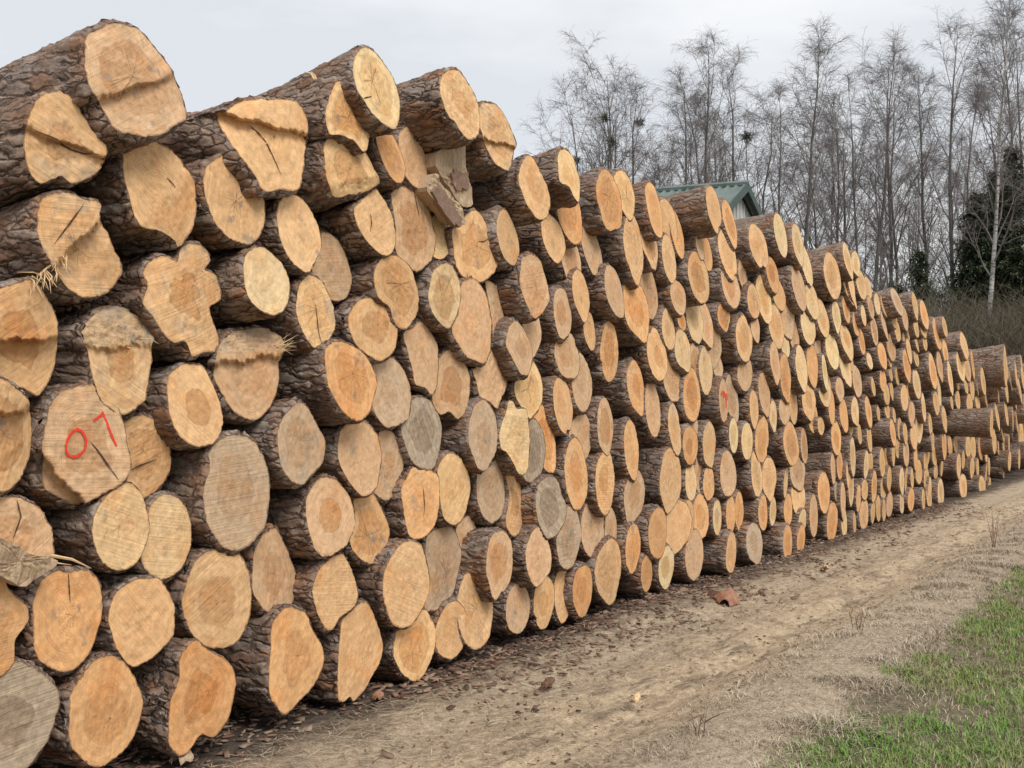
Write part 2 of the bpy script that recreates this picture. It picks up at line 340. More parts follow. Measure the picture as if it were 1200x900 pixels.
# ---- outlines of the sawn ends, read off the photograph (1200x900 frame) ----
# key | tone | bark px | tilt | points ; tones: o orange, y golden, p pale, t tan, g grey, k grey-tan
POLY = """
A1|t|95|.20|104,62 107,43 120,33 136,28 155,32 170,44 184,62 198,83 207,105 213,128 214,141 200,148 185,158 165,158 148,156 135,148 122,125 112,105 105,82
A2|y|70|.16|32,148 41,122 54,110 70,108 84,118 95,135 105,152 117,166 122,178 116,197 105,207 85,214 72,206 50,214 37,202 31,180 30,162
A3|y|50|.05|143,180 148,170 160,164 172,164 190,170 207,182 220,198 229,213 231,235 230,255 220,278 209,289 204,280 185,269 165,265 156,250 147,220 143,200
A4|y|25|.05|238,208 242,195 252,188 264,181 280,186 295,200 304,218 311,240 310,260 303,278 290,285 275,281 262,273 250,258 243,240 239,225
A5|y|60|.15|255,132 265,130 277,122 300,117 345,119 356,136 359,150 355,190 350,220 328,222 309,222 300,205 285,185 270,165 260,148
A6|p|75|.22|415,75 420,62 429,56 439,61 450,75 460,92 467,115 467,132 462,150 450,145 436,132 427,117 420,107 416,92
A7|y|60|.18|385,132 390,105 395,96 402,100 415,115 425,130 431,150 430,168 426,177 415,164 400,157 390,155
A8|y|45|.08|381,172 386,162 397,160 410,167 425,177 435,195 442,215 425,225 410,228 393,230 386,212 382,192
A9|o|25|.08|441,160 445,150 452,149 462,162 470,180 474,197 471,212 462,212 452,197 446,182
A10|t|8|.05|466,160 475,150 485,152 495,167 502,187 502,205 495,220 482,217 472,205 466,185
A11|y|75|.16|516,102 518,90 524,84 531,82 540,86 548,98 557,113 561,130 562,147 560,158 552,163 543,158 533,142 528,138 522,127 517,113
A12|y|40|.10|562,127 568,121 577,122 585,128 592,140 598,153 603,168 601,177 600,183 597,198 590,197 582,192 573,177 567,160 563,145
A13|y|55|.10|608,210 612,192 618,183 625,186 633,202 640,217 644,233 642,250 635,257 627,253 618,240 612,225
A14|y|50|.10|655,187 657,177 663,176 670,183 674,197 678,212 678,227 677,236 672,230 667,218 658,213 656,200
B1|y|60|.08|42,268 46,240 60,228 82,228 100,235 117,240 117,255 130,282 142,305 144,322 130,340 112,348 97,347 80,337 66,318 55,300
B2|y|60|.10|-22,352 10,336 30,329 42,335 52,350 62,368 66,390 64,425 55,450 45,463 30,455 0,440 -22,420
B3|y|75|.03|-40,480 -25,447 0,443 20,455 37,470 41,500 40,530 30,555 15,572 0,575 -25,560 -40,520
B4|y|40|.04|95,390 105,372 120,362 140,361 158,370 172,382 178,395 177,430 172,465 160,478 145,484 130,478 118,465 108,440 103,415
B5|y|45|.0|170,352 175,335 171,322 176,308 190,300 207,307 212,291 227,286 240,292 245,305 238,315 250,322 257,337 256,352 244,360 250,380 256,400 250,412 238,413 225,416 219,400 205,400 192,388 182,372
A15|y|35|.02|325,250 329,236 340,228 352,232 365,247 375,272 376,290 370,303 360,318 347,312 335,297 327,275
A16|y|45|.02|416,245 425,235 440,222 447,230 457,247 462,268 462,285 458,295 450,299 440,293 430,282 420,265
A17|t|20|.0|457,228 467,221 482,219 492,227 502,242 508,262 512,283 508,300 500,310 490,317 480,313 468,302 463,292 463,267 460,247
A18|y|4|.0|507,255 518,250 526,262 529,280 527,292 520,302 510,302 504,290 503,270
A19|y|20|.0|533,270 543,264 548,252 555,247 563,252 569,265 572,278 578,290 581,303 577,317 565,329 553,327 542,322 536,307 534,287
A20|y|30|.0|580,273 582,255 588,246 595,248 603,262 609,278 610,295 606,307 600,310 592,305 585,293
A21|p|50|.0|286,317 289,300 300,291 310,291 322,300 332,312 339,332 336,355 325,367 312,367 297,357 289,342
A22|t|4|.0|375,276 385,274 397,285 406,307 410,327 406,345 395,352 385,347 372,328 366,310 366,290
A23|y|40|.0|346,355 350,335 360,324 372,326 382,337 392,360 394,380 387,397 367,406 355,390 347,372
A24|y|45|.0|437,320 445,305 457,300 470,304 482,317 490,342 491,362 482,380 472,385 462,375 457,360 442,347
A25|y|40|.0|412,372 420,355 432,350 447,355 460,370 462,390 459,410 447,422 435,417 422,405 415,390
A26|p|35|.0|503,345 507,320 513,312 522,309 530,315 537,332 539,350 535,368 528,384 520,380 510,368 504,352
A27|t|30|.0|530,385 538,367 539,347 542,333 550,327 560,330 568,343 572,357 575,377 574,397 573,410 567,424 557,422 547,417 537,402
A28|t|4|.0|567,330 578,333 588,337 597,347 600,360 595,373 594,390 583,398 577,395 575,375 570,350
A29|t|45|.0|611,317 613,303 623,299 632,307 638,327 642,345 640,358 629,372 622,365 615,347 611,333
A30|o|70|.06|384,430 384,410 395,401 410,404 425,415 435,432 439,450 434,470 430,483 420,492 407,487 395,470 387,452
A31|k|25|.0|437,430 450,423 462,421 475,440 480,462 479,480 475,492 455,500 442,487 436,465
A32|t|20|.0|472,392 483,385 493,377 503,387 512,403 514,423 513,447 507,462 498,453 487,450 483,433 477,412
A33|t|20|.0|515,423 522,413 528,410 537,418 546,438 547,455 545,477 542,485 536,490 528,482 520,485 513,477 510,463 512,445
A34|t|35|.05|253,440 257,415 266,395 285,387 310,385 328,398 330,415 325,425 325,445 318,470 305,487 292,491 275,482 262,462
A35|y|40|.0|195,465 198,442 212,430 230,427 242,432 252,452 260,475 260,500 250,517 232,522 215,517 200,497
A36|t|50|.0|56,500 60,477 72,460 87,454 107,451 125,455 132,472 140,492 145,517 150,542 142,565 120,577 105,587 92,590 78,585 60,575 54,560 53,535 54,515
A37|y|15|.0|140,505 150,492 165,488 182,493 193,507 200,530 199,552 188,570 172,582 160,580 148,565 143,540
A38|k|50|.04|240,575 248,548 247,533 258,517 275,511 293,515 305,530 314,560 312,595 306,620 283,642 262,640 245,615 241,595
A39|k|50|.04|325,517 327,497 337,482 350,472 360,480 370,497 381,517 379,540 365,557 355,567 342,562 330,545
A40|t|35|.0|397,532 402,505 415,496 430,495 441,507 446,530 442,557 435,575 422,580 412,570 402,552
A41|t|8|.0|443,508 457,507 467,522 472,545 467,570 457,585 447,582 439,572 443,545
A42|g|25|.0|470,500 480,485 483,470 493,466 503,470 513,485 518,503 515,527 512,540 505,550 488,545 480,535 473,517
A43|k|40|.0|547,507 550,490 557,475 567,469 575,473 583,488 585,505 582,527 573,543 565,551 558,548 552,535 547,520
A44|t|20|.0|553,433 567,427 573,417 577,410 583,412 590,427 596,442 593,457 587,467 583,478 573,470 562,465 557,448
A45|t|35|.0|593,403 596,387 602,377 610,380 617,392 623,408 623,423 618,438 610,438 602,423 597,413
A46|t|4|.0|612,372 625,368 631,373 635,392 632,407 625,420 618,418 613,395
A47|y|20|.0|603,450 612,443 620,437 625,425 632,438 636,455 635,470 633,475 627,485 620,490 612,478 605,465
A48|p|28|.0|587,512 590,495 595,482 597,471 602,472 605,479 615,480 618,493 619,515 618,540 615,553 608,555 603,545 595,530 589,525
A49|g|8|.0|612,495 625,491 635,505 639,523 638,543 632,560 623,565 615,560 610,545 610,515
A50|o|2|.0|622,490 632,482 636,475 643,480 650,498 653,517 652,540 648,552 640,552 633,545 628,520
A51|p|55|.0|108,620 112,600 125,582 140,570 152,567 165,578 172,598 175,618 170,640 158,660 140,667 122,660 112,642
A52|p|25|.0|165,645 172,620 175,598 183,585 195,580 208,585 218,598 223,618 222,640 215,660 205,672 190,678 178,673 168,660
A53|t|40|.0|-38,640 -30,605 -12,587 8,583 28,586 45,597 57,617 61,638 60,655 45,668 20,665 0,678 -25,672
A54|t|50|.0|359,600 362,580 375,562 390,561 402,572 412,590 415,612 407,635 392,647 377,651 366,635
A55|y|20|.0|410,630 416,605 415,585 427,580 437,580 447,597 456,620 452,642 440,659 427,657 415,645
A56|o|35|.0|472,575 480,555 487,547 500,550 512,560 513,590 507,617 492,631 480,625 475,600
A57|y|25|.0|512,553 517,540 523,533 532,532 542,540 550,555 552,573 548,593 542,607 537,612 531,614 522,610 517,598 513,575
A58|k|8|.0|556,563 560,552 570,550 578,545 585,537 590,550 593,565 594,577 592,597 585,607 574,612 563,603 557,588
A59|y|4|.0|590,557 602,556 611,565 617,582 617,600 613,617 605,627 597,626 589,615 590,600 595,580
A60|g|35|.0|630,587 633,568 643,559 652,563 657,580 662,598 658,615 650,627 642,630 635,618 631,602
A61|k|5|.0|651,633 657,610 662,597 668,594 675,598 680,612 682,630 678,648 673,662 667,666 658,663 653,648
A63|y|40|.0|450,670 460,650 472,637 483,635 494,640 500,660 504,680 502,698 493,717 483,730 472,735 460,730 453,715 448,693
A64|k|10|.0|500,630 507,623 522,617 532,622 537,637 540,650 537,668 532,690 523,708 508,715 498,710 502,690 503,670 499,650
A65|t|0|.0|535,618 545,607 552,605 558,623 561,645 558,662 548,672 538,675 533,650
A66|t|40|.0|569,653 573,632 583,623 593,625 600,637 602,657 600,677 592,692 588,693 583,702 578,700 573,685 569,670
A67|t|35|.0|617,648 623,628 630,618 638,625 644,645 644,665 638,677 628,687 620,673
A68|y|20|.0|538,703 543,682 550,672 558,677 570,685 575,698 576,715 573,737 571,745 565,755 555,760 545,752 538,730
A69|y|10|.0|510,745 515,725 525,708 537,706 545,720 545,745 540,762 528,772 515,765
A70|y|25|.0|462,765 467,737 480,730 497,715 507,730 510,752 502,777 490,797 475,792 467,780
A71|y|28|.0|395,775 397,745 400,725 415,712 430,707 442,730 450,755 447,775 435,795 430,805 415,820 410,815 402,821 395,815
A72|o|48|.0|319,760 321,732 335,714 355,717 365,740 377,765 370,795 355,815 342,830 332,835 320,817 317,795
A73|y|46|.0|365,690 372,670 385,657 400,650 410,662 420,690 417,710 400,722 390,735 382,737 372,720 367,705
A74|t|10|.0|291,675 297,645 310,627 327,621 340,645 351,675 347,700 332,715 315,718 300,707 292,692
A75|y|45|.0|218,710 221,690 232,660 245,648 262,645 280,652 288,675 290,700 287,725 275,750 258,758 240,755 226,738
A76|o|60|.0|202,822 212,795 212,775 222,757 232,752 243,762 260,772 271,785 273,805 265,840 250,862 235,860 220,880 210,884 200,870 200,845
A77|o|50|.0|80,837 82,815 97,792 112,775 130,770 147,777 162,800 169,822 162,850 147,875 125,892 110,897 97,890 80,870
A78|y|45|.0|130,725 136,700 155,682 172,679 185,679 197,695 202,717 200,742 185,762 165,777 150,777 137,755
A79|o|50|.02|36,737 37,705 47,682 65,670 80,672 100,669 115,677 122,695 122,720 112,752 100,772 80,785 60,782 40,767
A80|y|60|.0|-30,740 -25,700 -10,678 5,672 10,690 20,700 32,710 34,725 28,735 17,750 15,775 0,790 -20,780
A81|g|50|.0|-35,830 -25,795 -5,780 15,776 32,780 50,793 62,805 66,822 60,850 50,875 32,898 5,905 -20,890
"""
# ---- ends further along: tile origin and scale, then cx cy w h bark [tone] ----
ELL = """
600 150 6:410 620 150 370 8;290 772 145 325 60;560 850 115 340 0 t;685 510 150 410 100;790 460 130 300 6;855 840 145 445 70;960 785 115 360 20;1000 572 98 365 110;1090 670 115 325 0;1160 740 95 330 0 o;1105 920 110 320 40
600 280 6:415 150 130 370 0 t;485 390 130 330 50;355 520 115 345 50 t;545 645 95 255 5;720 370 140 350 90 t;875 490 145 400 60;965 380 120 345 0 t;685 795 120 385 60;390 820 145 310 25 t;1020 812 130 345 60;1100 640 110 270 35
600 410 6:490 230 130 380 5 t;360 390 150 360 45;870 260 110 355 60;990 415 108 370 12 t;1130 180 120 345 0 t;1145 558 90 335 25;655 533 117 357 55 t;480 625 150 330 0 t;452 875 172 470 18 o;655 930 140 415 30 y;840 697 110 385 60;1115 910 140 410 50
600 540 6:860 250 127 350 60 t;570 478 160 385 0 t;695 490 85 310 0 t;680 770 195 410 6;850 612 110 330 40 o;1025 507 120 345 60;1165 455 130 345 5;1085 743 105 285 35 p;947 790 85 245 25 o
550 650 6:342 377 143 335 30 t;525 332 140 350 12 y;660 278 124 345 0 y;797 250 138 342 8 o
760 190 8.57:655 465 180 430 330;815 610 130 440 0 o;515 840 70 280 20 t;585 905 110 370 0 o
760 285 8.57:795 110 150 470 20;825 430 150 410 70 t;945 310 70 270 0 t;505 345 180 500 100;300 545 165 325 90;335 785 105 175 0;460 755 140 480 0 p;575 815 100 410 0 t;755 740 130 250 20 o;1055 585 120 325 80;1160 565 130 450 10;1073 850 88 260 10;1105 30 175 420 110
760 380 8.57:960 145 135 430 90;655 210 120 400 0 t;345 260 135 390 25 p;460 400 105 420 0 t;435 710 165 520 30 o;575 465 145 450 0 p;695 420 90 250 0 t;970 500 120 315 30 t;757 765 125 415 60 t;840 745 120 460 0 k;1060 848 110 360 50;1165 700 95 400 20 t
760 475 8.57:420 400 150 370 20;450 190 90 230 0 t;610 390 138 420 60;425 760 105 370 15 p;525 695 110 370 0 t;605 785 95 325 5 o;800 690 140 435 70 t;855 302 90 325 40 p;990 358 110 355 30 p;1085 690 112 440 60;1140 345 130 430 10 o
760 570 8.57:400 335 110 385 5;525 300 140 420 5;460 685 147 470 25 t;690 310 103 330 60;825 278 95 355 40;910 243 80 350 0;830 665 125 385 180 y;1065 570 122 380 120 k;1150 265 90 335 110 o
860 230 8.57:470 388 170 415 80 p;645 480 95 390 40;728 690 90 400 0;390 790 150 340 50;652 915 135 430 60;990 800 140 450 90 y;1145 640 115 330 120 p
860 325 8.57:450 172 120 310 0 o;425 493 128 415 12;530 405 120 390 0 t;600 575 95 320 0 t;515 680 80 240 0 p;745 485 115 360 20 p;785 240 105 345 10;890 410 85 370 15;955 175 105 200 0 t;1032 390 95 290 60 p;1130 325 100 255 40 o;1135 645 90 330 40 p;1155 75 80 330 20;415 855 95 380 130;862 795 95 330 0 t;990 745 85 340 30
860 420 8.57:518 190 110 440 50;680 95 105 430 60;790 70 115 400 20 o;1122 95 90 340 20 p;395 572 70 285 15 p;508 530 85 260 25;595 455 85 390 0;752 425 95 350 20;792 585 85 310 0 y;915 330 95 290 20 p;982 490 72 330 10 o;940 260 70 260 0 t;1065 308 65 220 40 t;1105 570 58 320 30;875 680 48 170 60;575 860 125 400 100;706 880 130 330 0 t;915 140 68 340 80 p;1028 800 75 320 20 o
860 515 8.57:355 388 118 395 10;392 722 85 265 5 p;522 430 80 290 30;640 310 120 370 0 t;648 580 120 330 0 y;545 705 70 290 20;690 820 85 230 30 p;802 765 112 410 30;905 530 90 390 40 o;997 292 62 285 20 t;1065 260 65 270 5 o;1145 358 60 250 20;1035 520 80 190 0 g;1097 610 50 330 30 t;988 832 75 390 50;1108 832 62 300 20 p
860 590 8.57:540 388 87 335 200;675 370 85 300 40
970 280 10:330 285 80 270 4;395 540 110 330 30;472 575 70 260 0;280 590 115 390 60;505 800 80 240 20;580 762 90 240 10;662 785 70 240 0;812 735 75 310 180 k;1025 780 48 290 130 y;1132 890 85 320 50 o;772 905 60 260 50;905 930 65 280 20
970 360 10:330 200 95 270 0 o;420 95 90 230 60 p;270 635 70 210 0;547 275 80 320 40 t;400 405 100 280 0 o;662 200 115 310 20;745 470 105 310 0 t;640 565 95 280 40;730 615 85 170 0 t;492 630 95 180 60 p;345 870 140 360 0 t;818 280 70 230 20 o;845 140 45 85 0 p;885 340 48 110 0;945 310 60 150 0 t;955 510 80 270 10;927 685 92 350 30 o;1038 240 60 210 30 o;1118 230 60 240 10 o;1045 428 50 170 0;1142 420 70 170 20 p;1040 600 50 180 0 t;1045 900 72 320 60 p;648 860 75 250 30;740 780 90 165 0 o;818 810 60 200 0;535 935 62 200 40 p
970 440 10:322 420 88 320 40 p;480 425 132 345 40 o;595 445 70 160 0 t;490 735 52 310 60 p;690 220 65 230 0 t;750 178 62 190 0 p;700 420 68 165 0 o;780 470 70 160 10 o;765 670 74 300 180 o;848 630 55 240 0 t;900 262 78 290 30;968 182 62 240 0 t;985 445 68 265 30 t;910 680 62 225 30 t;1010 710 92 300 0 y;1072 610 66 330 0 p;1125 375 60 310 30 p;295 950 92 420 60;375 690 54 220 0 t;275 630 80 130 0 o
970 520 10:452 245 58 320 50 p;500 220 58 250 0 t;640 220 50 320 50;685 180 54 240 0;770 115 58 270 30 y;825 55 45 220 0 p;920 110 60 300 20 t;1030 150 60 320 0 o;1065 330 58 260 0 p;1150 220 52 220 0;1150 420 55 220 0 o;722 410 60 270 20;545 500 66 350 40 o;435 540 66 230 20 o;362 635 60 290 20;275 525 50 380 40 p;655 515 58 270 0 t;870 430 60 310 80 p;922 420 54 270 0 o;990 405 56 220 10;978 655 72 260 40;870 702 74 220 80 p;1122 660 44 250 80 p;1188 620 40 240 10;725 712 62 280 0 t;660 785 56 250 0 t;595 760 54 290 0 p;530 805 56 230 30 t;425 825 74 340 40;315 930 46 240 60 o
1060 350 8.57:328 360 100 295 10 o;405 285 42 190 100 o;600 470 56 250 130;565 672 82 300 70 y;635 710 54 230 0 t;410 540 72 230 0 o;285 730 60 330 110 o;355 675 56 280 0 t;460 800 56 320 50 y;525 805 56 210 0 y;685 660 54 270 0 o;1013 680 30 380 300;945 750 40 260 200 t;790 830 32 260 60 p;1070 780 24 280 40;1122 740 24 230 60;1190 800 22 220 40
1060 440 8.57:350 170 50 310 0 p;320 278 44 210 90;260 498 32 210 70 p;402 438 46 240 110 o;535 240 44 190 0 o;475 270 38 140 0;655 285 48 190 0 y;735 270 48 170 0 y;620 110 52 150 0 p;680 140 62 190 0 y;738 115 48 160 0 y;875 475 36 270 430 o;400 695 68 270 60;460 715 52 190 0 y;515 690 44 170 0;640 712 52 220 0 o;690 720 48 230 0 p;765 725 56 230 0 o;815 740 34 240 0;285 665 34 170 80 p;305 810 38 190 0 o;230 790 56 200 0;820 230 28 170 20 t;1008 340 28 260 80;1000 180 24 150 60;1105 200 22 260 40 t;1080 500 24 280 40;990 570 14 180 20 t;905 400 18 160 0;1050 690 18 180 40;1130 450 20 220 40 g;920 680 14 150 20 t;945 730 14 130 20 t
1060 520 8.57:375 240 34 160 0 p;545 222 60 230 120;590 165 38 170 0;680 240 46 190 60;735 240 46 170 0 p;590 430 70 240 160;780 430 38 200 120;818 350 30 270 0;855 420 24 160 10;850 230 20 170 10;365 500 60 280 60 p;253 490 46 290 20 p;140 290 48 210 0;215 350 58 220 0 o;315 285 34 140 0 o;995 240 18 190 70
"""
# ---------------------------------------------------------------- the logs
def resample(pts, n):
    """closed centripetal-ish Catmull-Rom through the outline, n points evenly spaced"""
    P = np.asarray(pts, float); m = len(P); out = []
    for i in range(m):
        p0, p1, p2, p3 = P[i - 1], P[i], P[(i + 1) % m], P[(i + 2) % m]
        for s in np.linspace(0, 1, 8, endpoint=False):
            out.append(0.5 * ((2 * p1) + (-p0 + p2) * s * 0.9 + (2 * p0 * 1 - 5 * p1 + 4 * p2 - p3) * s * s * 0.9
                              + (-p0 + 3 * p1 - 3 * p2 + p3) * s ** 3 * 0.9 + 0.1 * 2 * (p2 - p1) * s))
    out = np.array(out)
    seg = np.linalg.norm(np.roll(out, -1, 0) - out, axis=1)
    L = np.concatenate([[0], np.cumsum(seg)])
    q = np.linspace(0, L[-1], n, endpoint=False)
    cl = np.vstack([out, out[:1]])
    return np.stack([np.interp(q, L, cl[:, k]) for k in (0, 1)], 1)

def log_meshes(rec):
    """rec: outline (local x,z), lod, tilt, feats -> bark mesh, cut mesh, height function"""
    lod = rec['lod']; rg = np.random.default_rng(rec['seed'])
    n = (28, 48, 96)[lod]
    o = resample(rec['outline'], n)
    if np.sum(o[:, 0] * np.roll(o[:, 1], -1) - o[:, 1] * np.roll(o[:, 0], -1)) < 0: o = o[::-1]
    ravg = np.sqrt((o ** 2).sum(1)).mean()
    ang = np.arctan2(o[:, 1], o[:, 0])
    # small raggedness of the sawn edge
    if lod:
        k = 1 + 0.012 * np.sin(ang * 9 + rg.uniform(0, 6)) * rg.uniform(0, 1) + rg.normal(0, 0.006 if lod == 2 else 0.01, n)
        o = o * k[:, None]
    ta, tb = rg.normal(0, 0.05), rg.normal(0, 0.03); tanT = math.tan(rec['tilt'])
    feats = rec.get('feats', ())
    sd = rec['seed'] * 0.37
    def hgt(x, z):
        return x * ta + z * (tb + tanT) + feat(x, z)[0]
    def feat(x, z):
        y = x * 0.0; st = x * 0.0
        for (ty, a, b, dep, jag) in feats:
            a = np.asarray(a); b = np.asarray(b); d = b - a; L = np.linalg.norm(d); d = d / L
            nx, nz = d[1], -d[0]
            s = (x - a[0]) * nx + (z - a[1]) * nz
            u = (x - a[0]) * d[0] + (z - a[1]) * d[1]
            s = s + jag * (np.sin(u * 70 + sd) + 0.7 * np.sin(u * 163 + sd * 2)) + (0.004 + jag) * np.sin(u * 23 + sd * 3)
            if ty == 'S': y = y + dep * smooth01(s / 0.012 + 0.5)
            elif ty == 'F': y = y + dep * np.maximum(s, 0)
            else:
                m = smooth01(s / 0.02 + 0.5); st = np.maximum(st, m)
                y = y + dep * np.maximum(s, 0)
        return y, st
    rings = (3, 7, 26)[lod]
    rr = np.linspace(0, 1, rings + 1)[1:]
    pith = rg.uniform(-0.22, 0.22, 2) * np.array([rec['rx'], rec['rz']]) * (0.6 if rec['feats'] else 1)
    V = [pith[None]]; rn = [np.zeros(1)]
    for r in rr:
        V.append(o * r + pith * (1 - r)); rn.append(np.full(n, r))
    V = np.vstack(V); rn = np.concatenate(rn)
    y = hgt(V[:, 0], V[:, 1])
    yf, st = feat(V[:, 0], V[:, 1])
    y = y + st * (rg.normal(0, 0.004, len(V)) + 0.012 * np.array([mnoise.noise((a * 9, b * 34, sd)) if q > 0 else 0.0 for (a, b), q in zip(V, st)]))
    # a surface that sits further back keeps its place in the view from the track
    kx, kz = rec['ray']
    uv = (V - pith) / ravg
    V = V + np.stack([yf * kx, yf * kz], 1)
    if lod == 2:
        nz = np.array([mnoise.noise((a * 26 + sd, b * 26, sd)) + 0.6 * mnoise.noise((a * 70, b * 70 + sd, sd)) for a, b in V])
        y = y + 0.0035 * nz * (1.6 if feats else 1.0)
    verts = np.stack([V[:, 0], y, V[:, 1]], 1)
    F = []
    for k in range(n): F.append((0, 1 + k, 1 + (k + 1) % n))
    for r in range(rings - 1):
        a = 1 + r * n; b = a + n
        for k in range(n):
            k2 = (k + 1) % n; F.append((a + k, b + k, b + k2, a + k2))
    cut = make_mesh('cut_face', verts, F, M['cut'], lod > 0, {'rn': rn, 'uu': uv[:, 0], 'vv': uv[:, 1], 'st': st})
    yfe = feat(o[:, 0], o[:, 1])[0]
    ye = hgt(o[:, 0], o[:, 1])
    # ---- bark body
    bt = rec['bt']
    L = rec['length']
    if lod == 2: ys = list(np.concatenate([np.arange(0.02, 0.75, 0.022), np.arange(0.78, 1.6, 0.07), np.arange(1.7, L, 0.4)]))
    elif lod == 1: ys = [0.02, 0.06, 0.12, 0.2, 0.3, 0.42, 0.6, 0.85, 1.3, 2.2, L]
    else: ys = [0.02, 0.08, 0.2, 0.4, 0.8, 1.8, L]
    er = np.sqrt((o ** 2).sum(1)); od = o / er[:, None]
    ring0 = np.stack([o[:, 0] + yfe * kx, ye - 0.001, o[:, 1] + yfe * kz], 1)
    chip = np.abs(rg.normal(0, 0.012, n)) if lod else np.zeros(n)
    oo = od * (er + bt * 0.55)[:, None]
    ring1 = np.stack([oo[:, 0] + yfe * kx, ye + 0.004 + chip, oo[:, 1] + yfe * kz], 1)
    BV = [ring0, ring1]
    fl = rec['flare']; yawt, til = rec['yaw'], rec['tilt']
    bendx, bendz = rg.normal(0, 0.012, 2)
    for yy in ys:
        w = smooth01(np.array(yy / 0.7)) * 0.8
        r = (er * (1 - w) + ravg * w)
        r = r * (1 - fl * (1 - math.exp(-yy / 0.30)) - 0.018 * yy) + bt
        if lod == 2:
            cx, cz = od[:, 0] * ravg, od[:, 1] * ravg
            q = np.empty(n)
            for i in range(n):
                pw = 0.06 * mnoise.noise((cx[i] * 9 + sd, yy * 5, cz[i] * 9))
                d1 = mnoise.voronoi(((cx[i] + pw) * 17 + sd, yy * 5.0 + pw * 14, (cz[i] + pw) * 17))[0]
                q[i] = min(d1[1] - d1[0], 0.35) / 0.35
            r = r - 0.012 * (1 - q) + 0.005 * rg.normal(0, 1, n) * 0.5
        elif lod == 1:
            r = r + rg.normal(0, 0.006, n)
        dx = -yy * math.tan(yawt) + bendx * yy * yy * 0.3
        dz = -yy * math.tan(til) + bendz * yy * yy * 0.3
        ybase = od[:, 1] * er * tanT
        dy = ye - ybase
        off = ybase + dy * np.exp(-yy / (0.05 + 2.2 * np.abs(dy)))
        ks = yfe * math.exp(-yy / 0.12)
        BV.append(np.stack([od[:, 0] * r + dx + ks * kx, yy + off, od[:, 1] * r + dz + ks * kz], 1))
    nb = len(BV); BV = np.vstack(BV)
    idx = np.arange(n); k2 = (idx + 1) % n
    F = np.concatenate([np.stack([b * n + idx, b * n + k2, (b + 1) * n + k2, (b + 1) * n + idx], 1) for b in range(nb - 1)])[:, ::-1]
    F = [tuple(map(int, f)) for f in F] + [tuple(int((nb - 1) * n + i) for i in range(n))]
    bark = make_mesh('bark', BV, F, M['bark'], True)
    return bark, cut, hgt, ravg

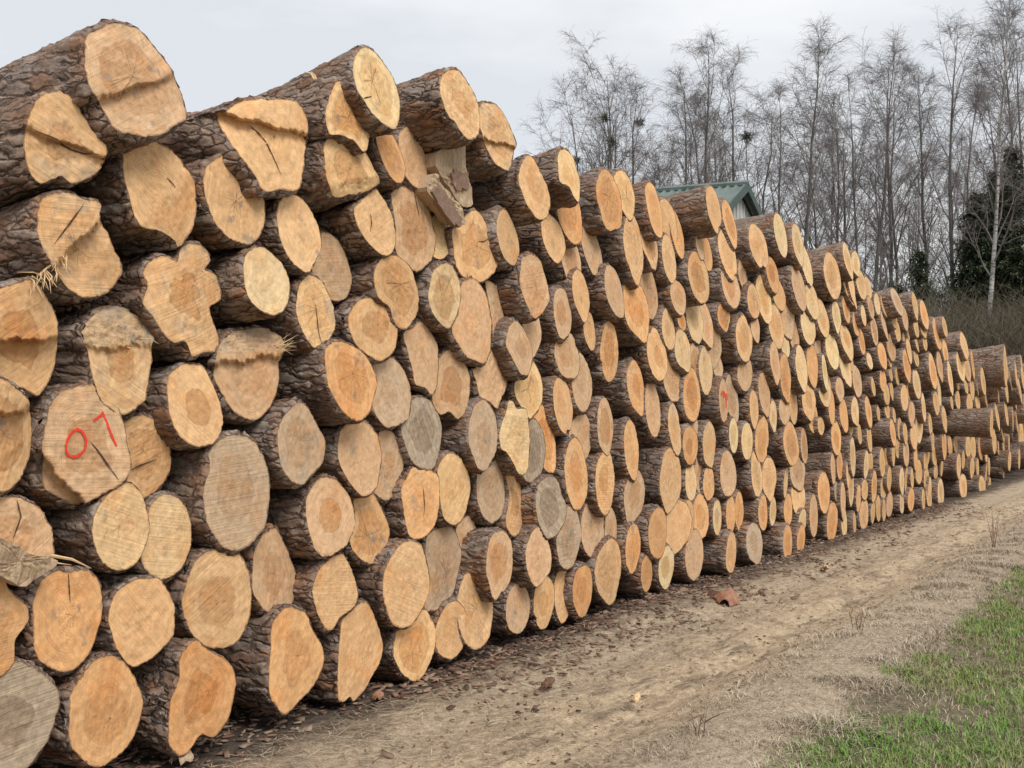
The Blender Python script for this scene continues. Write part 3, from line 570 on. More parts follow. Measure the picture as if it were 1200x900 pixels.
def load_logs():
    out = []
    for l in POLY.strip().split('\n'):
        key, tone, b, til, ps = l.split('|')
        px = [tuple(map(float, q.split(','))) for q in ps.split()]
        out.append(dict(key=key, tone=tone, b=float(b), tilt=float(til), px=px))
    for l in ELL.strip().split('\n'):
        hd, es = l.split(':'); ox, oy, s = map(float, hd.split())
        for e in es.split(';'):
            a = e.split(); cx, cy, w, h, b = map(float, a[:5])
            out.append(dict(key='', tone=a[5] if len(a) > 5 else R.choice('yyyytoop'), b=b / s, tilt=0.0,
                            ell=(ox + cx / s, oy + cy / s, w / s, h / s)))
    # the next stack, set a little further back, running on past the edge of the photograph
    rs = random.Random(77)
    for col in range(12):
        px = 1166 + col * 4.6; top = 428 + col * 1.5; y = 556 - col * 1.2
        while y > top:
            h = rs.uniform(22, 30); out.append(dict(key='', tone=rs.choice('ttyok'), b=1.0, tilt=0.0, p=rs.choice((-.55, -.45, -.3, -.1, .15)), ell=(px + rs.uniform(-2, 2), y - h / 2, rs.uniform(2.4, 3.6), h)))
            y -= h * rs.uniform(.9, 1.05)
    for i, r in enumerate(out):
        r['seed'] = i + 1
        rg = random.Random(1000 + i)
        if 'px' in r:
            q = np.array(r['px']); c = (q.min(0) + q.max(0)) / 2; hpx = np.ptp(q[:, 1])
        else:
            c = np.array(r['ell'][:2]); hpx = r['ell'][3]
        P0 = face_pt(c[0], c[1], 0.0)
        pxm = abs(to_px(P0 + np.array([0, 0.2, 0]))[0] - c[0]) / 0.2
        q = min(r['b'] / pxm, 1.1)
        p = (0.50 * q if q < 0.5 else q - 0.25) - 0.06 if r['b'] > 0 else -0.10
        p += rg.uniform(-0.015, 0.015)
        if 'p' in r: p = r['p']
        r['p'] = p
        ctr = face_pt(c[0], c[1], p)
        r['ctr'] = ctr
        if r['tilt'] < 0.15: r['tilt'] = min(max(0.062 * (ctr[2] - 0.35), 0.0), 0.17) + rg.gauss(0, 0.025)
        if 'ell' in r and r['b'] > 30 and c[1] > 400: r['tilt'] = 0.0
        r['zc'] = ctr[2]
        dv = ctr - CAM; r['ray'] = (dv[0] / dv[1], dv[2] / dv[1])
        if 'px' in r:
            q3 = np.array([tilt_pt(x, y, p, ctr[2], r['tilt']) for x, y in r['px']])
            ol = np.stack([q3[:, 0] - ctr[0], q3[:, 2] - ctr[2]], 1)
            # area centroid, so that the rays of the face grid stay inside
            x, z = ol[:, 0], ol[:, 1]; x2, z2 = np.roll(x, -1), np.roll(z, -1)
            cr = x * z2 - x2 * z; A = cr.sum() / 2
            g = np.array([((x + x2) * cr).sum(), ((z + z2) * cr).sum()]) / (6 * A)
            ol = (ol - g) * 1.03; r['ctr'] = ctr + np.array([g[0], g[1] * math.tan(r['tilt']), g[1]])
            r['outline'] = ol
            r['hpx'] = hpx
        else:
            w, h = (q * 1.08 for q in r['ell'][2:])
            rz = 0.5 * abs(face_pt(c[0], c[1] - h / 2, p)[2] - face_pt(c[0], c[1] + h / 2, p)[2])
            rx = 0.5 * abs(face_pt(c[0] + w / 2, c[1], p)[0] - face_pt(c[0] - w / 2, c[1], p)[0])
            rx = min(max(rx, 0.68 * rz), 1.2 * rz)
            th = np.linspace(0, 2 * math.pi, 40, endpoint=False)
            k = 1 + 0
            k = np.ones(40)
            for m, am in ((2, 0.035), (3, 0.04), (4, 0.02), (5, 0.02)):
                k = k + am * rg.uniform(-1, 1) * np.cos(m * th + rg.uniform(0, 6.28))
            if rg.random() < 0.30:   # pointed foot of a butt flare
                a0 = -math.pi / 2 + rg.uniform(-0.5, 0.5); dd = np.angle(np.exp(1j * (th - a0)))
                k = k * (1 + 0.13 * np.exp(-(dd / 0.33) ** 2) - 0.05 * np.exp(-((np.abs(dd) - 0.75) / 0.3) ** 2))
            if rg.random() < 0.16:   # a notch
                a0 = rg.uniform(0, 6.28); dd = np.angle(np.exp(1j * (th - a0)))
                k = k * (1 - 0.16 * np.exp(-(dd / 0.14) ** 2))
            k = k / k.mean()
            r['outline'] = np.stack([np.cos(th) * rx * k, np.sin(th) * rz * k], 1)
            r['hpx'] = h
        x, z = r['outline'][:, 0], r['outline'][:, 1]
        r['rx'], r['rz'] = np.ptp(x) / 2, np.ptp(z) / 2
        r['area'] = r['hpx'] ** 2 * (0.6 if 'px' in r else r['ell'][2] / max(r['hpx'], 1))
        r['lod'] = 2 if r['hpx'] > 66 else (1 if r['hpx'] > 36 else 0)
        r['bt'] = rg.uniform(0.012, 0.028)
        r['flare'] = rg.choice((0.03, 0.05, 0.08, 0.11, 0.15))
        r['yaw'] = rg.gauss(0, 0.02)
        r['length'] = rg.uniform(3.6, 4.4)
        c = TONE[r['tone']]
        j = rg.gauss(0, 0.05); s = rg.gauss(0, 0.04)
        r['col'] = (min(c[0] * (1 + j), 0.84), c[1] * (1 + j + s * 0.5), c[2] * (1 + j + s), WEA[r['tone']] * rg.uniform(.7, 1.1) + rg.choice((0, 0, 0, 0, .1, .22)))
    return out

WEA = {'g': .85, 'k': .34, 't': .10, 'o': 0.0, 'y': 0.02, 'p': 0.0}
LOGS = load_logs()

# steps and torn levels on the nearest ends: from, to (pixels), how far the side below / beyond the line sits back
FEATS = {
 'A1': [('S', (110, 118), (184, 95), .045, .0015), ('F', (188, 140), (134, 28), .45)],
 'A2': [('S', (36, 152), (124, 186), .030, .0015), ('F', (30, 160), (118, 190), .15)],
 'A3': [('F', (166, 262), (206, 222), .25), ('F', (152, 176), (160, 262), .30)],
 'A5': [('S', (290, 140), (354, 158), .05, .003), ('F', (298, 142), (284, 186), .40), ('F', (352, 200), (318, 150), .2)],
 'A7': [('F', (425, 170), (396, 98), .30)],
 'A8': [('F', (390, 215), (438, 205), .5)],
 'A11': [('F', (528, 138), (529, 90), .12)],
 'A12': [('S', (566, 163), (602, 172), .03, .004)],
 'A17': [('F', (492, 315), (484, 222), .10)],
 'B1': [('S', (62, 314), (118, 258), .08, .003), ('F', (108, 345), (126, 290), .25)],
 'B2': [('S', (-10, 402), (70, 396), .07, .004), ('F', (64, 460), (40, 335), .4)],
 'B3': [('S', (-30, 492), (42, 478), .06, .003), ('F', (4, 580), (2, 490), .25)],
 'B4': [('S', (100, 410), (182, 404), .02, .006), ('T', (182, 402), (100, 408), .30)],
 'B5': [('F', (184, 382), (212, 325), .12), ('F', (214, 330), (206, 300), .25), ('F', (228, 404), (226, 340), .12)],
 'A34': [('S', (250, 428), (332, 416), .035, .006), ('T', (335, 408), (250, 416), .45)],
 'A36': [('S', (50, 533), (98, 590), .06, .004), ('F', (150, 566), (100, 512), .18)],
 'A37': [('F', (150, 548), (186, 534), .15)],
 'A53': [('F', (22, 580), (28, 640), .20), ('F', (62, 640), (24, 588), .12)],
 'A44': [('F', (592, 470), (577, 412), .25)],
 'A48': [('F', (604, 482), (600, 550), .06)],
}
LABELS = {
 'A1': 'big broken-faced log perched at the near upper corner of the pile, stepped cut',
 'A2': 'barky log with a horizontal split across its end, under the perched corner log',
 'A3': 'large golden log end tapering to a point, below the perched corner log',
 'A4': 'rough oval sawn log directly beneath the log broken into two chunks',
 'A5': 'thick log whose end is broken into two chunks, flat along the bottom',
 'A6': 'long tall pale log on top, ridge of bark against the sky, one short crack',
 'A7': 'pointed leaf-shaped log end tucked under the long top log',
 'A8': 'square-edged golden log end below the pointed leaf-shaped end',
 'A11': 'thick barrel-like top log with a triangular lighter patch on its end',
 'A12': 'top log with ragged bark lip and a broken lower corner',
 'A13': 'smooth golden oval log just under the ragged-lipped top log',
 'B1': 'split log with torn fibres hanging from a broken upper half',
 'B2': 'torn half-hollow log end with a rounded hole at its foot',
 'B3': 'log end broken in two levels, cut off by the photo edge beside the painted log',
 'B4': 'log end with a torn grey-stained band across its upper half',
 'B5': 'clover-shaped log end with rounded lobes of root flare',
 'A17': 'big pinkish tan log with a dark crack running down from its top',
 'A19': 'lumpy log end with a notch near its upper edge, below the split slabs',
 'A21': 'round pale log end with a bright rim, standing out under two tan ends',
 'A23': 'golden log end with a long vertical crack up its middle',
 'A26': 'very pale cream log end with fine saw lines',
 'A30': 'strongly jutting smooth orange log end with bark showing along its side',
 'A31': 'flat-sided greyish tan log end touching the jutting orange one',
 'A34': 'torn log with ragged upper lip and a spray of splinters',
 'A36': 'log end marked with red painted 0 and 1',
 'A37': 'round golden end pressed against the log with red paint',
 'A38': 'large dull tan log end with wavy sides and broad dark heart',
 'A39': 'grey-topped egg-shaped log end with soft brown heart',
 'A42': 'dark grey weathered log end among fresh tan ones',
 'A43': 'log end with blue-grey stain in its middle',
 'A48': 'pale bottle-shaped log end with narrow neck at the top',
 'A49': 'narrow grey crescent of log end behind the pale bottle-shaped one',
 'A51': 'clean pale round log end, bigger of the touching pair below the red paint',
 'A52': 'pale oval log end with orange heart, smaller of the touching pair',
 'A53': 'tan log end partly hidden behind a splintered slanting slab',
 'A60': 'grey oval log end with dark grey heart near the bottom rows',
 'A63': 'large round golden end with clear growth rings, second from ground',
 'A71': 'bottom log with tall ragged end and a cleft foot',
 'A72': 'long pointed orange log end hanging low over the ground',
 'A76': 'slanting orange bottom log with ragged notched foot',
 'A77': 'broad orange log end resting on the ground, nearer than the slanting one',
 'A78': 'round log end with a small dark pith dot and black speckles',
 'A79': 'heart-shaped log end with a dark notch at its top',
 'A80': 'lobed root-flare log end at the photo edge beside the heart-shaped end',
 'A81': 'weathered grey log end at ground level in the lower photo corner',
}
CRACKS = {
 'A6': [(426, 115, 435, 113)], 'A17': [(484, 222, 488, 238, 492, 253)], 'A23': [(369, 355, 371, 372, 373, 392, 377, 402)],
 'A3': [(195, 208, 202, 215, 206, 220)], 'A79': [(80, 672, 81, 690, 82, 706)], 'A16': [(434, 250, 435, 262, 433, 272)],
 'A36': [(104, 516, 115, 530, 125, 545, 140, 566)], 'A37': [(150, 552, 165, 545, 184, 538)], 'A19': [(560, 283, 566, 283, 570, 280)],
 'A5': [(298, 143, 318, 160, 330, 185, 340, 208)], 'A53': [(20, 585, 24, 605, 16, 632)], 'A56': [(495, 570, 497, 590, 496, 605)],
 'A2': [(40, 152, 70, 165, 95, 178, 118, 182)], 'B1': [(62, 286, 80, 262, 96, 240)],
}

ORD = ['first', 'second', 'third', 'fourth', 'fifth', 'sixth', 'seventh', 'eighth', 'ninth', 'tenth', 'eleventh', 'twelfth', 'thirteenth',
       'fourteenth', 'fifteenth', 'sixteenth', 'seventeenth', 'eighteenth', 'nineteenth']
TEN = {2: 'twent', 3: 'thirt', 4: 'fort', 5: 'fift', 6: 'sixt', 7: 'sevent'}
def ordinal(n):
    if n < 20: return ORD[n - 1]
    d, u = divmod(n, 10)
    return TEN[d] + 'ieth' if u == 0 else TEN[d] + 'y-' + ORD[u - 1]

# which course each log lies in: one more than the highest log it rests on
byz = sorted(LOGS, key=lambda r: r['ctr'][2])
for i, r in enumerate(byz):
    c = 1
    for s in byz[:i]:
        if abs(s['ctr'][0] - r['ctr'][0]) < 0.75 * (s['rx'] + r['rx']) and r['ctr'][2] - s['ctr'][2] > 0.55 * (s['rz'] + r['rz']):
            c = max(c, s['course'] + 1)
    r['course'] = c
rank = {}
for r in sorted(LOGS, key=lambda r: r['ctr'][0]):
    rank[r['course']] = rank.get(r['course'], 0) + 1; r['rank'] = rank[r['course']]

byarea = sorted(LOGS, key=lambda r: -r['area'])
KEEP = byarea[:300]; REST = byarea[300:]

PX = {}
def ribbon(pts3, width, up=None):
    """flat strip through points lying in the x,z plane (y carried along), tapering at both ends"""
    V = []; F = []; n = len(pts3)
    for i, p in enumerate(pts3):
        a = np.asarray(pts3[max(i - 1, 0)]); b = np.asarray(pts3[min(i + 1, n - 1)])
        d = b - a; nrm = np.array([-d[2], 0, d[0]]); nrm /= max(np.linalg.norm(nrm), 1e-9)
        w = width[i] if hasattr(width, '__len__') else width
        V += [np.asarray(p) + nrm * w, np.asarray(p) - nrm * w]
    for i in range(n - 1): F.append((2 * i, 2 * i + 1, 2 * i + 3, 2 * i + 2))
    return V, F

def local_path(r, hgt, pix, steps=10, lift=0.003):
    q = [tilt_pt(x, y, r['p'], r['zc'], r['tilt']) - r['ctr'] for x, y in pix]
    q = np.array([(a[0], a[2]) for a in q])
    t = np.linspace(0, len(q) - 1, (len(q) - 1) * steps + 1)
    x = np.interp(t, np.arange(len(q)), q[:, 0]); z = np.interp(t, np.arange(len(q)), q[:, 1])
    if len(q) > 3:
        ker = np.ones(steps) / steps
        xs = np.convolve(np.pad(x, steps // 2, mode='edge'), ker, 'same')[steps // 2:-(steps // 2)]
        zs = np.convolve(np.pad(z, steps // 2, mode='edge'), ker, 'same')[steps // 2:-(steps // 2)]
        x, z = xs, zs
    return [(a, float(hgt(a, b)) - lift, b) for a, b in zip(x, z)]

def size_word(r):
    d = r['rx'] + r['rz']
    return 'thick' if d > 0.47 else ('slim' if d < 0.33 else ('stout' if d > 0.42 else 'middling'))

for r in KEEP:
    key = r['key']
    r['feats'] = []
    for (ty, a, b, dep, *jg) in FEATS.get(key, []):
        A, B = (tilt_pt(q[0], q[1], r['p'], r['zc'], r['tilt']) - r['ctr'] for q in (a, b))
        r['feats'].append((ty, (A[0], A[2]), (B[0], B[2]), dep, jg[0] if jg else 0.002))
    lab = LABELS.get(key) or '%s %s log, %s from the near end of the %s course up' % (size_word(r), TWORD[r['tone']], ordinal(r['rank']), ordinal(r['course']))
    root = thing('pine_log', lab, 'log', tuple(r['ctr']), 'pine logs stacked in the long roadside pile')
    bark, cut, hgt, rav = log_meshes(r)
    link('bark', bark, root)
    co = link('cut_face', cut, root); co.color = r['col']
    r['root'], r['hgt'] = root, hgt
    for pix in CRACKS.get(key, []):
        pts = local_path(r, hgt, list(zip(pix[0::2], pix[1::2])), 6, 0.004)
        n = len(pts); rg = random.Random(r['seed'])
        w = [0.0007 + 0.0035 * math.sin(math.pi * (i + .5) / n) * rg.uniform(.5, 1.3) for i in range(n)]
        V, F = ribbon(pts, w)
        link('crack', make_mesh('crack', V, F, M['crack']), root)
    PX[key] = r

# logs too small and too many to keep apart: the last hundred or so far ends, as one mass
bv, bf, cv, cf = [], [], [], []
CA = {'rn': [], 'uu': [], 'vv': [], 'st': []}
for r in REST:
    r['lod'] = 0; r['feats'] = []
    bark, cut, hgt, rav = log_meshes(r)
    for me, vv, ff in ((bark, bv, bf), (cut, cv, cf)):
        b0 = len(vv)
        vv.extend([np.array(v.co) + r['ctr'] for v in me.vertices])
        ff.extend([tuple(i + b0 for i in p.vertices) for p in me.polygons])
        if me is cut:
            for an in CA: CA[an].extend([d.value for d in me.attributes[an].data])
        bpy.data.meshes.remove(me)
far = thing('distant_log_stack', 'small far log ends packed between the larger ones towards the far end', 'log stack', (0, 0, 0))
far['kind'] = 'stuff'
link('bark', make_mesh('far_bark', bv, bf, M['bark'], True), far)
o = link('cut_face', make_mesh('far_cut', cv, cf, M['cut'], False, CA), far); o.color = (0.72, 0.46, 0.215, 0.05)
# ---------------------------------------------------------------- paint, splinters, slabs, odd bits
def paint(key_or_rec, strokes, width, seed):
    r = PX[key_or_rec] if isinstance(key_or_rec, str) else key_or_rec
    rg = random.Random(seed); V = []; F = []
    for st in strokes:
        pts = local_path(r, r['hgt'], st, 7, 0.004)
        w = [width * rg.uniform(.75, 1.2) for _ in pts]
        v, f = ribbon(pts, w); b0 = len(V); V += v; F += [tuple(i + b0 for i in q) for q in f]
    link('paint_mark', make_mesh('paint_mark', V, F, M['paint']), r['root'])
zero = [(87, 504), (95, 504), (100, 513), (100, 525), (95, 533), (86, 536), (79, 532), (78, 521), (81, 511), (87, 504), (93, 503)]
paint('A36', [zero, [(111, 493), (117, 489), (125, 485)], [(122, 481), (126, 492), (130, 505), (134, 516), (137, 524)]], 0.0062, 3)
mid = min((r for r in KEEP if 'ell' in r), key=lambda r: abs(r['ell'][0] - 848.3) + abs(r['ell'][1] - 469.3))
T3 = lambda x, y: (760 + x / 8.57, 380 + y / 8.57)
paint(mid, [[T3(712, 715), T3(728, 684), T3(760, 680), T3(768, 708), T3(738, 722)], [T3(748, 690), T3(780, 730), T3(790, 790), T3(786, 850)],
            [T3(770, 720), T3(800, 700), T3(802, 760)]], 0.012, 5)
mid['root']['label'] = 'log end daubed with red paint, further along among unmarked ends'

def splinters(key, items, mat='splinter', seed=1):
    """each item: root px, tip px, forward reach, width"""
    r = PX[key]; rg = random.Random(seed); K = MB()
    for (x0, y0, x1, y1, fwd, w) in items:
        a = tilt_pt(x0, y0, r['p'], r['zc'], r['tilt']) - r['ctr']; b = tilt_pt(x1, y1, r['p'] + fwd, r['zc'], r['tilt']) - r['ctr']
        a[1] = float(r['hgt'](a[0], a[2])) + 0.01; m = (a + b) / 2 + np.array([rg.gauss(0, .006), -0.01, rg.gauss(0, .006)])
        K.tube([a, m, b], [w, w * .8, w * .15], 4)
    link('splinters', K.mesh('splinters', M[mat]), r['root'])
rg = random.Random(4)
it = []
for i in range(30):
    x = rg.uniform(48, 84); y = 318 - (x - 60) * 0.75 + rg.uniform(-8, 4)
    it.append((x, y, x + rg.gauss(-8, 9), y + rg.uniform(8, 26), rg.uniform(.02, .08), rg.uniform(.0012, .0035)))
it += [(70, 322, 20, 319, .05, .003), (84, 300, 66, 330, .04, .006), (94, 287, 78, 316, .03, .006)]
splinters('B1', it)
it = [(322, 408 + rg.uniform(-8, 10), 334 + rg.uniform(0, 16), 405 + rg.gauss(0, 10), rg.uniform(.02, .08), rg.uniform(.0012, .003)) for i in range(16)]
splinters('A34', it)
splinters('A53', [(55, 650, 107, 666, .09, .007), (48, 655, 84, 662, .07, .004)])
splinters('B4', [(165, 396, 186, 403, .05, .003), (168, 400, 182, 397, .06, .002), (150, 406, 160, 412, .04, .003)])
splinters('A6', [(372, 92, 356, 84, -.25, .007), (374, 92, 364, 83, -.25, .005)])

def plate(name, label, outline, p, thick, mat, seed, cat='slab', lean=0.0, bark=None):
    rg = random.Random(seed)
    q = [face_pt(x, y, p) for x, y in outline]; c = np.mean(q, axis=0)
    o = resample([(a[0] - c[0], a[2] - c[2]) for a in q], 40); n = len(o)
    o = o * (1 + np.array([rg.gauss(0, .02) for _ in range(n)]))[:, None]
    V = []; rings = 6
    V.append((0, 0, 0))
    for k in range(1, rings + 1):
        for a, b in o * k / rings:
            V.append((a, 0.022 * mnoise.noise((a * 22, b * 7, seed)) + 0.012 * mnoise.noise((a * 80, b * 9, seed + 4)) + lean * b, b))
    F = [(0, 1 + i, 1 + (i + 1) % n) for i in range(n)]
    for k in range(rings - 1):
        F += [(1 + k * n + i, 1 + (k + 1) * n + i, 1 + (k + 1) * n + (i + 1) % n, 1 + k * n + (i + 1) % n) for i in range(n)]
    s0 = 1 + (rings - 1) * n; b0 = len(V)
    V += [(V[s0 + i][0] * .96, V[s0 + i][1] + thick * rg.uniform(.8, 1.1), V[s0 + i][2] * .96) for i in range(n)]
    F += [(s0 + i, b0 + i, b0 + (i + 1) % n, s0 + (i + 1) % n) for i in range(n)] + [tuple(range(b0, b0 + n))]
    root = thing(name, label, cat, tuple(c))
    link('split_face', make_mesh('split_face', V, F, mat, False), root)
    if bark:
        bq = [face_pt(x, y, p) - c for x, y in bark]
        ob = resample([(a[0], a[2]) for a in bq], 26); cb = ob.mean(0)
        ob = cb + (ob - cb) * (1 + np.array([rg.gauss(0, .09) for _ in range(26)]))[:, None]
        K = MB(); fr = [(a, lean * b - .013 - .004 * rg.random(), b) for a, b in ob]
        K.prism(fr[::-1], [(a, lean * b + .02, b) for a, y, b in fr][::-1])
        link('bark_patch', K.mesh('bark_patch', M['brown_patch']), root)
    return root
plate('wood_slab', 'splintered grey slab slanting down in front of a tan log end', [(-30, 622), (0, 633), (20, 640), (38, 651), (60, 652), (70, 660), (56, 672), (43, 682), (30, 688), (0, 674), (-30, 662)],
      PX['A53']['p'] + .12, .05, M['slab'], 3, 'slab', -0.25)
plate('wood_wedge', 'split wedge of wood with a reddish bark patch, wedged upright between log ends', [(512, 178), (544, 168), (546, 193), (550, 212), (554, 234), (550, 243), (539, 239), (528, 222), (513, 200)],
      .02, .10, M['slab'], 5, 'slab', 0.0, [(527, 203), (545, 203), (547, 220), (532, 222)])
plate('wood_wedge', 'short split wedge with a bright sawn corner, leaning under the upright wedge', [(510, 203), (501, 216), (501, 224), (515, 240), (530, 258), (545, 264), (544, 250), (536, 236), (522, 220)],
      .06, .10, M['slab'], 7, 'slab', 0.0, [(505, 225), (520, 226), (541, 262), (527, 260)])

# bits lying on the ground
def on_ground(px, py):
    d = VW + RT * (px - 600) / FPX + UP * (450 - py) / FPX
    t = -CAM[2] / d[2]; return CAM + d * t
def ground_bit(name, label, cat, px, py, L, W, H, mat, seed, az):
    """a curved flake of bark or wood"""
    rg = random.Random(seed); c = on_ground(px, py); V = []; F = []; nu, nv = 10, 6
    for s in (1, -1):
        for i in range(nu):
            for j in range(nv):
                u = i / (nu - 1) - .5; v = j / (nv - 1) - .5
                wd = W * (1 - 0.6 * abs(u * 2) ** 2.5) * (1 + 0.15 * math.sin(u * 13 + seed))
                V.append((u * L, v * wd, H * (1 - (2 * v) ** 2) * (1 - .5 * abs(u)) + 0.012 * mnoise.noise((u * 5, v * 4, seed)) + s * .006 + .01))
    k = nu * nv
    for i in range(nu - 1):
        for j in range(nv - 1):
            a = i * nv + j; F += [(a, a + nv, a + nv + 1, a + 1), (k + a, k + a + 1, k + a + nv + 1, k + a + nv)]
    for i in range(nu - 1):
        for j, in ((0,), (nv - 1,)):
            a = i * nv + j; F.append((a, a + nv, k + a + nv, k + a))
    for j in range(nv - 1):
        for i in (0, nu - 1):
            a = i * nv + j; F.append((a, a + 1, k + a + 1, k + a))
    o = link(name, make_mesh(name, V, F, mat, False)); o.location = (c[0], c[1], 0.0); o.rotation_euler = (rg.gauss(0, .1), rg.gauss(0, .1), az)
    o['label'] = label; o['category'] = cat
M['red_bark'] = mat_plain('orange_bark', (0.22, 0.10, 0.06), (0.40, 0.22, 0.14), 25.0, 0.9, 0.5)
ground_bit('bark_piece', 'large curled piece of orange-pink bark lying beside the track', 'bark', 852, 704, .42, .20, .07, M['red_bark'], 2, .2)
ground_bit('bark_piece', 'dark curled bark flake lying against the orange-pink piece', 'bark', 838, 701, .30, .13, .05, M['inner_bark'], 3, .9)
ground_bit('bark_piece', 'flat reddish bark sliver lying out on the pale track', 'bark', 642, 802, .30, .06, .012, M['inner_bark'], 4, .3)
ground_bit('bark_piece', 'small red-brown bark chip on straw below the cleft-footed log', 'bark', 443, 818, .11, .06, .02, M['red_bark'], 5, .5)
ground_bit('wood_chip', 'pale sliver of fresh wood lying on the middle of the track', 'wood chip', 746, 820, .10, .035, .008, M['splinter'], 6, .2)
ground_bit('wood_chip', 'whitish chip at the foot of the far bottom logs', 'wood chip', 966, 667, .22, .07, .02, M['splinter'], 8, .4)
def stalk(label, px, py, H, seed, n=5):
    rg = random.Random(seed); c = on_ground(px, py); K = MB()
    for i in range(n):
        a = rg.uniform(0, 6.28); lean = rg.uniform(.05, .35); b = Vector((rg.gauss(0, .02), rg.gauss(0, .02), 0)); h = H * rg.uniform(.6, 1)
        t = b + Vector((math.cos(a) * lean * h, math.sin(a) * lean * h, h)); m = b.lerp(t, .5) + Vector((0, 0, .04 * h))
        K.tube([b, m, t], [.004, .003, .0012], 4)
        for j in range(3):
            q = m.lerp(t, rg.random()); K.tube([q, q + Vector((rg.gauss(0, .04), rg.gauss(0, .04), rg.uniform(.02, .08)))], [.002, .001], 3)
    o = link('dried_weed', K.mesh('dried_weed', M['inner_bark'])); o.location = (c[0], c[1], -.01); o['label'] = label; o['category'] = 'weed'
stalk('tall dried weed stalks beside the far bend of the track', 1163, 645, .55, 1)
stalk('dark dead stub poking out of the matted verge grass', 817, 866, .11, 2, 3)
stalk('thin dead stems standing at the sandy edge of the track', 1005, 742, .20, 3, 4)
ground_bit('stone', 'pale rounded stone on the ground by the slanting orange log', 'stone', 213, 893, .12, .10, .05, M['slab'], 9, .3)
# ---------------------------------------------------------------- ground
def gz(x, y):
    """height of the ground"""
    z = 0.035 * math.sin(x * 0.31 + 1.0) * math.cos(y * 0.4) * 0.4
    z += 0.03 * mnoise.noise((x * 0.5, y * 0.9, 0.3)) + 0.016 * mnoise.noise((x * 2.2, y * 3.6, 1.7)) + 0.008 * mnoise.noise((x * 7, y * 9, 4.2))
    z -= (0.045 + 0.02 * mnoise.noise((x * 1.1, 3.0, 2.0))) * math.exp(-((y - 2.78) / 0.17) ** 2)
    z -= 0.02 * math.exp(-((y - 3.45) / 0.14) ** 2)          # worn wheel track
    z += 0.05 * math.exp(-((y - 2.1) / 0.4) ** 2)             # verge
    z += 0.02 * math.exp(-((y - 3.8) / 0.3) ** 2)             # trampled bark
    z += 0.06 * math.exp(-((x - 9.6) / 1.7) ** 2 - ((y - 4.0) / 0.22) ** 2) * (1 + 0.7 * mnoise.noise((x * 4, y * 4, 6.0)))
    return z - 0.02

def axis(parts):
    out = []
    for a, b, s in parts: out += list(np.arange(a, b - 1e-6, s))
    return np.array(out + [parts[-1][1]])
xs = axis([(-900, -100, 200), (-100, -10, 15), (-10, 1, 1.0), (1, 4, .25), (4, 15, .075), (15, 30, .18), (30, 60, .8), (60, 120, 6), (120, 1500, 120)])
ysr = axis([(-1200, -100, 150), (-100, -10, 10), (-10, -3, 0.7), (-3, 0, .2), (0, 4.6, .06), (4.6, 10, .6), (10, 40, 5), (40, 140, 25), (140, 1400, 140)])
nx, ny = len(xs), len(ysr)
GV = np.array([(x, y, gz(x, y) if -60 < x < 140 and -60 < y < 60 else -0.02) for y in ysr for x in xs])
ii, jj = np.meshgrid(np.arange(nx - 1), np.arange(ny - 1))
b = (jj * nx + ii).ravel()
GF = np.stack([b, b + 1, b + nx + 1, b + nx], 1)

def mat_ground():
    t = NT('farm_track_soil')
    pos = t.n('ShaderNodeNewGeometry').outputs['Position']
    s = t.n('ShaderNodeSeparateXYZ'); t.l(pos, s.inputs[0]); y = s.outputs['Y']
    n0 = t.noise(t.vmul(pos, (1.3, 9.0, 1)), 1.0, 5.0, 0.65); n1 = t.noise(t.vmul(pos, (1.0, 2.0, 1)), 2.6, 5.0, 0.62)
    n2 = t.noise(t.vmul(pos, (1.0, 1.6, 1)), 14.0, 6.0, 0.68); n3 = t.noise(pos, 70.0, 5.0, 0.7)
    yw = t.math('ADD', y, t.math('MULTIPLY', t.math('SUBTRACT', n1, 0.5), 0.9))
    sand = t.mix(t.mapr(n2, 0.35, 0.68), (0.38, 0.288, 0.188), (0.68, 0.535, 0.365))
    sand = t.mix(t.mapr(n1, 0.45, 0.70, 0.0, 0.75, True), sand, (0.22, 0.158, 0.105))
    sand = t.mix(t.mapr(n0, 0.52, 0.66, 0, 0.8, True), sand, (0.17, 0.128, 0.090))
    straw = t.mix(t.mapr(n2, 0.35, 0.65), (0.28, 0.215, 0.150), (0.53, 0.428, 0.310))
    soil = t.mix(t.mapr(n2, 0.35, 0.66), (0.115, 0.095, 0.058), (0.235, 0.195, 0.125))
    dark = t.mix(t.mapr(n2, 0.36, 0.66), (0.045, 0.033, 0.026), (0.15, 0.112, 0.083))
    col = t.mix(t.mapr(yw, 1.65, 1.9, 0, 1, True), soil, straw)
    col = t.mix(t.mapr(yw, 2.30, 2.62, 0, 1, True), col, sand)
    # rough straw-strewn shoulder between track and pile, near end more littered
    sh = t.mapr(yw, 3.05, 3.45, 0, 0.7, True)
    col = t.mix(sh, col, straw)
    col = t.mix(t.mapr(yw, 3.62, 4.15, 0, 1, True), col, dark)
    col = t.mix(1.0, col, t.mapr(n3, 0.28, 0.72, 0.52, 1.42), 'MULTIPLY')
    # beyond the near field: dull winter grass
    X = s.outputs['X']
    col = t.mix(t.mapr(y, 9.0, 12.0, 0, 1), col, (0.10, 0.088, 0.052))
    h = t.math('ADD', t.math('MULTIPLY', n2, 1.0), t.math('MULTIPLY', n3, 0.5))
    t.bump(h, 0.8, 0.03)
    return t.done(col, 0.95)
M['ground'] = mat_ground()
g = link('ground', make_mesh('ground', GV, GF, M['ground'], True)); g['kind'] = 'structure'

